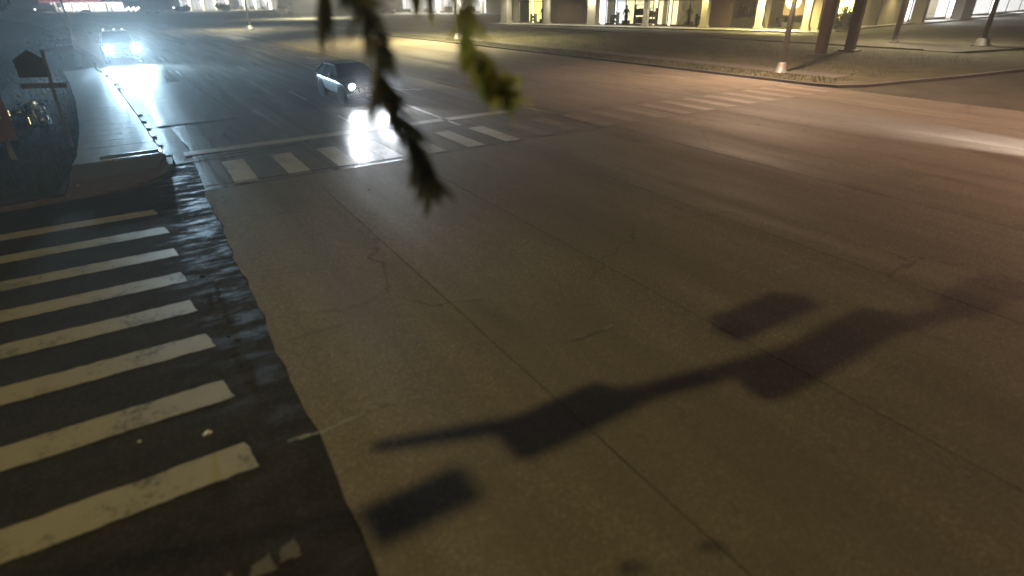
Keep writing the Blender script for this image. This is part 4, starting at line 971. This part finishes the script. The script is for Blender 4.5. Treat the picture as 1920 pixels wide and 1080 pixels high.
# litter
def crumple(px, py_, s, label, m='whitepaint'):
    bm = bmesh.new(); bmesh.ops.create_icosphere(bm, subdivisions=2, radius=s)
    for v in bm.verts: v.co *= random.uniform(.6, 1.15); v.co.z *= .55
    zmin = min(v.co.z for v in bm.verts)
    for v in bm.verts: v.co.z -= zmin
    o = obj('litter', bm, M[m], label=label, cat='litter'); o.location = P(px, py_, -.008); o.rotation_euler = (0, 0, random.random() * 6)
crumple(390, 815, .045, 'crumpled white scrap lying between two crosswalk bars'); crumple(262, 829, .02, 'tiny pale scrap lying left of the white one on the asphalt'); crumple(693, 357, .025, 'small dark lump of debris on the road before the crosswalk', 'dirt')
crumple(420, 252, .07, 'small bright stone on the road near the stop line', 'chrome'); crumple(148, 350, .05, 'pale scrap on the ramp at the corner', 'silver')
for i, (px, py_) in enumerate(((430, 632), (445, 640), (400, 525), (380, 520), (410, 555))):
    crumple(px, py_, (.035 + .01 * (i % 2)), ['wet clump in the gutter right of the sixth bar', 'flat wet clump beside the clump right of the sixth bar', 'wet leaf clump in the gutter right of the fourth bar', 'soggy leaf clump touching the end of the fourth bar', 'dark wet leaf clump in the gutter below the others'][i], ['dirt', 'dirt', 'kerb', 'dirt', 'dirt'][i])
# ------------------------------------------------------------------ trees and shrubs on the left, far shrubs
def leaf_cloud(n, centres, size):
    vs, fs = [], []
    for _ in range(n):
        c, r = random.choice(centres); 
        while True:
            d = Vector((random.uniform(-1, 1), random.uniform(-1, 1), random.uniform(-1, 1)))
            if d.length < 1: break
        d = d.normalized() * (d.length ** .45); p = Vector(c) + Vector((d.x * r[0], d.y * r[1], d.z * r[2]))
        a = Vector((random.gauss(0, 1), random.gauss(0, 1), random.gauss(0, 1))).normalized(); b = a.cross(Vector((random.gauss(0, 1), random.gauss(0, 1), random.gauss(0, 1)))).normalized()
        s = size * random.uniform(.6, 1.4); k = len(vs)
        vs += [p - a * s, p + b * s * .45, p + a * s, p - b * s * .45]; fs.append((k, k + 1, k + 2, k + 3))
    return vs, fs
def tree(loc, h, rad, label, m='foliage', n=3500, leaf=.28, group=None):
    t = empty('tree', loc, random.random() * 6, label, 'tree', group)
    bm = bmesh.new(); tube(bm, [(0, 0, 0), (.1, .05, h * .25), (.0, .1, h * .5), (.05, 0, h * .8)], [h * .035, h * .028, h * .02, h * .008], 9)
    for k in range(6):
        a = k * 1.05; z = h * (.28 + .07 * k); tube(bm, [(0, 0, z), (math.cos(a) * rad * .45, math.sin(a) * rad * .45, z + h * .12), (math.cos(a) * rad * .75, math.sin(a) * rad * .75, z + h * .2)], [h * .014, h * .009, h * .004], 6)
    obj('trunk', bm, M['bark'], t)
    cs = []
    for k in range(11):
        a = random.random() * 6.28; q = random.uniform(.1, .72) * rad; rr = rad * random.uniform(.28, .5)
        cs.append(((math.cos(a) * q, math.sin(a) * q, h * random.uniform(.3, .9)), (rr, rr, rr * .8)))
    obj('crown', leaf_cloud(n, cs, leaf), M[m], t)
    return t
for i, (x, y, h, r) in enumerate(((-11, 62, 8, 4.2), (-13, 78, 9, 4.5), (-17, 96, 9, 5), (-22, 118, 10, 6), (-14, 48, 7, 3.8))):
    tree((x, y, .0), h, r, ['dark leafy tree on the left verge behind the warning sign', 'second dark tree along the left verge', 'third dark tree along the left verge, nearer the petrol station', 'farthest dark tree on the left verge before the petrol station', 'nearest dark tree at the left edge'][i])
def shrub(loc, r, h, label, m, n=900, leaf=.09):
    t = empty('shrub', loc, 0, label, 'shrub')
    bm = bmesh.new()
    for k in range(7):
        a = k * .9; tube(bm, [(0, 0, 0), (math.cos(a) * r * .3, math.sin(a) * r * .3, h * .5), (math.cos(a) * r * .7, math.sin(a) * r * .7, h * .85)], [.03, .02, .008], 5)
    obj('stems', bm, M['bark'], t)
    cs = [((math.cos(k * 1.1) * r * .5, math.sin(k * 1.1) * r * .5, h * random.uniform(.35, .75)), (r * .45, r * .45, h * .3)) for k in range(7)]
    obj('foliage', leaf_cloud(n, cs, leaf), M[m], t)
b = P(92, 96, .07); shrub(b, 1.6, 1.25, 'pale dry shrub lit by the headlights behind the warning sign', 'foliage_pale', 1600, .14)
b = P(1583, 57, .1); shrub(b, 1.7, 2.6, 'dark shrub against the beige wall between the pylon posts', 'foliage', 1200, .2)
b = P(60, 215, .07); shrub(b, .55, .5, 'low scrubby weed clump behind the motorcycle', 'foliage', 500, .06)
for px, py_, r, h, lb_ in ((345, 24, 3, 2.6, 'shrub in front of the far store'), (420, 22, 3, 3.2, 'shrub right of the far store by the thin lamp pole'), (660, 24, 2.4, 2.2, 'shrub beside the leftmost dark parked car')):
    shrub(P(px, py_, .1), r, h, lb_, 'foliage', 900, .3)

# ------------------------------------------------------------------ the tree whose twigs hang into view
ht = empty('overhanging_tree', (-4.6, -7.0, 0), 0, 'tree beside the viewpoint with slender leafy twigs hanging into view', 'tree'); hb = Vector(ht.location)
bm = bmesh.new(); tube(bm, [(0, 0, 0), (.1, .1, 2), (.4, .6, 4.2), (.8, 1.3, 6.2)], [.22, .18, .15, .1], 12); obj('trunk', bm, M['bark'], ht, True)
DL = 2.3
def leafmesh(L, w, bend, curl):
    vs, fs = [], []; n = 9
    for i in range(n + 1):
        s = i / n; ww = w * math.sin(math.pi * min(1, s * .93 + .05)) ** .8 * (1 - .45 * s) * 1.25 if s < .98 else .001
        z = -s * L; y = bend * L * s * s
        vs += [(-ww, y + curl * ww, z), (0, y, z), (ww, y + curl * ww, z)]
    for i in range(n):
        for k in range(2): a = i * 3 + k; fs.append((a, a + 1, a + 4, a + 3))
    return vs, fs
LEAFS = []
for k in range(5):
    me = bpy.data.meshes.new('leaf'); me.from_pydata(*[x for x in (lambda q: (q[0], [], q[1]))(leafmesh(1, .08 + .014 * k, random.uniform(-.15, .15), random.uniform(.2, .5)))])
    for p_ in me.polygons: p_.use_smooth = True
    LEAFS.append(me)
def hang_leaf(tw, px0, py0, px1, py1, dist, m):
    a, b = Q(px0, py0, dist), Q(px1, py1, dist + random.uniform(-.06, .06)); L = (b - a).length
    me = random.choice(LEAFS).copy() if False else random.choice(LEAFS)
    key = (me.name, m)
    if key not in LM: c = me.copy(); c.materials.clear(); c.materials.append(M[m]); LM[key] = c
    o = bpy.data.objects.new('leaf', LM[key]); COL.objects.link(o); o.parent = tw
    dz = -(b - a).normalized(); q = dz.to_track_quat('Z', 'Y').to_matrix()
    q = q @ Matrix.Rotation(random.uniform(-.9, .9) + 0, 3, 'Z')
    view = (CAMR @ Vector((0, 0, 1)))
    # turn the blade broadly to the view with some scatter
    zax = dz; xax = zax.cross(view).normalized(); xax = Matrix.Rotation(random.uniform(-.8, .8), 3, zax) @ xax; yax = zax.cross(xax)
    mt = Matrix((xax, yax, zax)).transposed().to_4x4(); mt = Matrix.Translation(a) @ mt @ Matrix.Diagonal((L * random.uniform(.85, 1.2), L, L, 1))
    o.matrix_world = mt; o.matrix_parent_inverse = (Matrix.Translation(hb)).inverted(); o.matrix_basis = mt
LM = {}
def twig(pix, dist, leaves, m, r=.006, lm=.10):
    top = Q(*pix[0], dist) + Vector((-.15, -.2, .75))
    pts = [Vector((.8, 1.3, 6.2)), (top - hb) + Vector((-.5, -.5, .7)), top - hb] + [Q(x, y, dist) - hb for x, y in pix]
    bm = bmesh.new(); tube(bm, pts, [.008, .006, .006] + [r * (1 - .6 * i / len(pix)) for i in range(len(pix))], 6); tw = obj('twig', bm, M['bark'], ht)
    for l in leaves: hang_leaf(ht if False else tw, *l, dist, m)
    return tw
def sprays(path, every, lo, hi, ang, jit=6, skip=0):          # alternate leaflets along a hanging twig
    out = []; side_ = 1; acc = 0
    for a_, b_ in zip(path, path[1:]):
        L = math.hypot(b_[0] - a_[0], b_[1] - a_[1]); t0 = math.atan2(b_[1] - a_[1], b_[0] - a_[0]); n_ = max(1, int(L / every))
        for k in range(n_):
            t_ = (k + random.random() * .6) / n_; x = lerp(a_[0], b_[0], t_) + random.uniform(-jit, jit) * .3; y = lerp(a_[1], b_[1], t_)
            th = t0 + side_ * R(random.uniform(*ang)); side_ = -side_; le = random.uniform(lo, hi)
            out.append((x, y, x + math.cos(th) * le, y + math.sin(th) * le))
    return out
main = [(640, -60), (672, 10), (700, 80), (716, 140), (740, 200), (768, 255), (792, 305), (810, 352)]
lv = sprays(main, 7.5, 48, 78, (12, 40)) + [(716, 150, 684, 246), (712, 140, 696, 220), (735, 170, 742, 262), (806, 330, 798, 405), (808, 335, 826, 392), (800, 310, 812, 385), (795, 300, 828, 366)]
twig(main, DL, lv, 'leaf')
side_tw = [(655, -60), (690, 0), (705, 60), (722, 120)]
twig(side_tw, DL + .25, sprays(side_tw, 15, 40, 66, (15, 45)), 'leaf')
sp2 = [(858, -60), (868, 20), (884, 80), (905, 130), (935, 165), (955, 185)]
lv = sprays(sp2, 6, 40, 66, (15, 55)) + [(925, 206, 930, 96), (946, 208, 946, 122), (964, 210, 970, 142), (952, 212, 958, 138), (905, 195, 908, 88), (884, 170, 890, 60), (870, 140, 874, 28), (936, 210, 976, 160), (915, 200, 920, 110), (940, 150, 975, 205), (930, 150, 950, 212), (900, 120, 915, 200)]
twig(sp2, 2.5, lv, 'leaf_lit')
lv = [(600 + random.uniform(-12, 22), random.uniform(-40, 20), 608 + random.uniform(-12, 18), random.uniform(60, 108)) for _ in range(6)]
twig([(605, -40), (608, 10), (612, 40)], 2.9, lv, 'leaf')
lv = [(778 + random.uniform(-12, 12), random.uniform(-60, -15), 778 + random.uniform(-8, 10), random.uniform(20, 42)) for _ in range(6)] + [(806 + random.uniform(-10, 12), random.uniform(-60, -10), 808 + random.uniform(-8, 8), random.uniform(25, 58)) for _ in range(6)]
twig([(790, -80), (788, -30), (795, -5)], 2.9, lv, 'leaf_lit')
cs = [((.8 + random.uniform(-1.3, .5), 1.0 + random.uniform(-1.8, .2), 7 + random.uniform(-.7, 1.2)), (.8, .8, .6)) for _ in range(7)]
obj('crown', leaf_cloud(1500, cs, .07), M['leaf'], ht)

# ------------------------------------------------------------------ damp night air
bm = bmesh.new(); box(bm, -950, 950, -550, 1250, -1.2, 15)
hz = obj('haze', bm, [], kind='stuff', label='thin damp night haze filling the whole junction', cat='haze')
m = bpy.data.materials.new('haze'); m.use_nodes = True; nt = m.node_tree; nt.nodes.clear()
out = nt.nodes.new('ShaderNodeOutputMaterial'); pv = nt.nodes.new('ShaderNodeVolumePrincipled')
pv.inputs['Color'].default_value = (.95, .95, .95, 1); pv.inputs['Density'].default_value = .0036; pv.inputs['Anisotropy'].default_value = .55
nt.links.new(pv.outputs[0], out.inputs['Volume']); hz.data.materials.append(m)
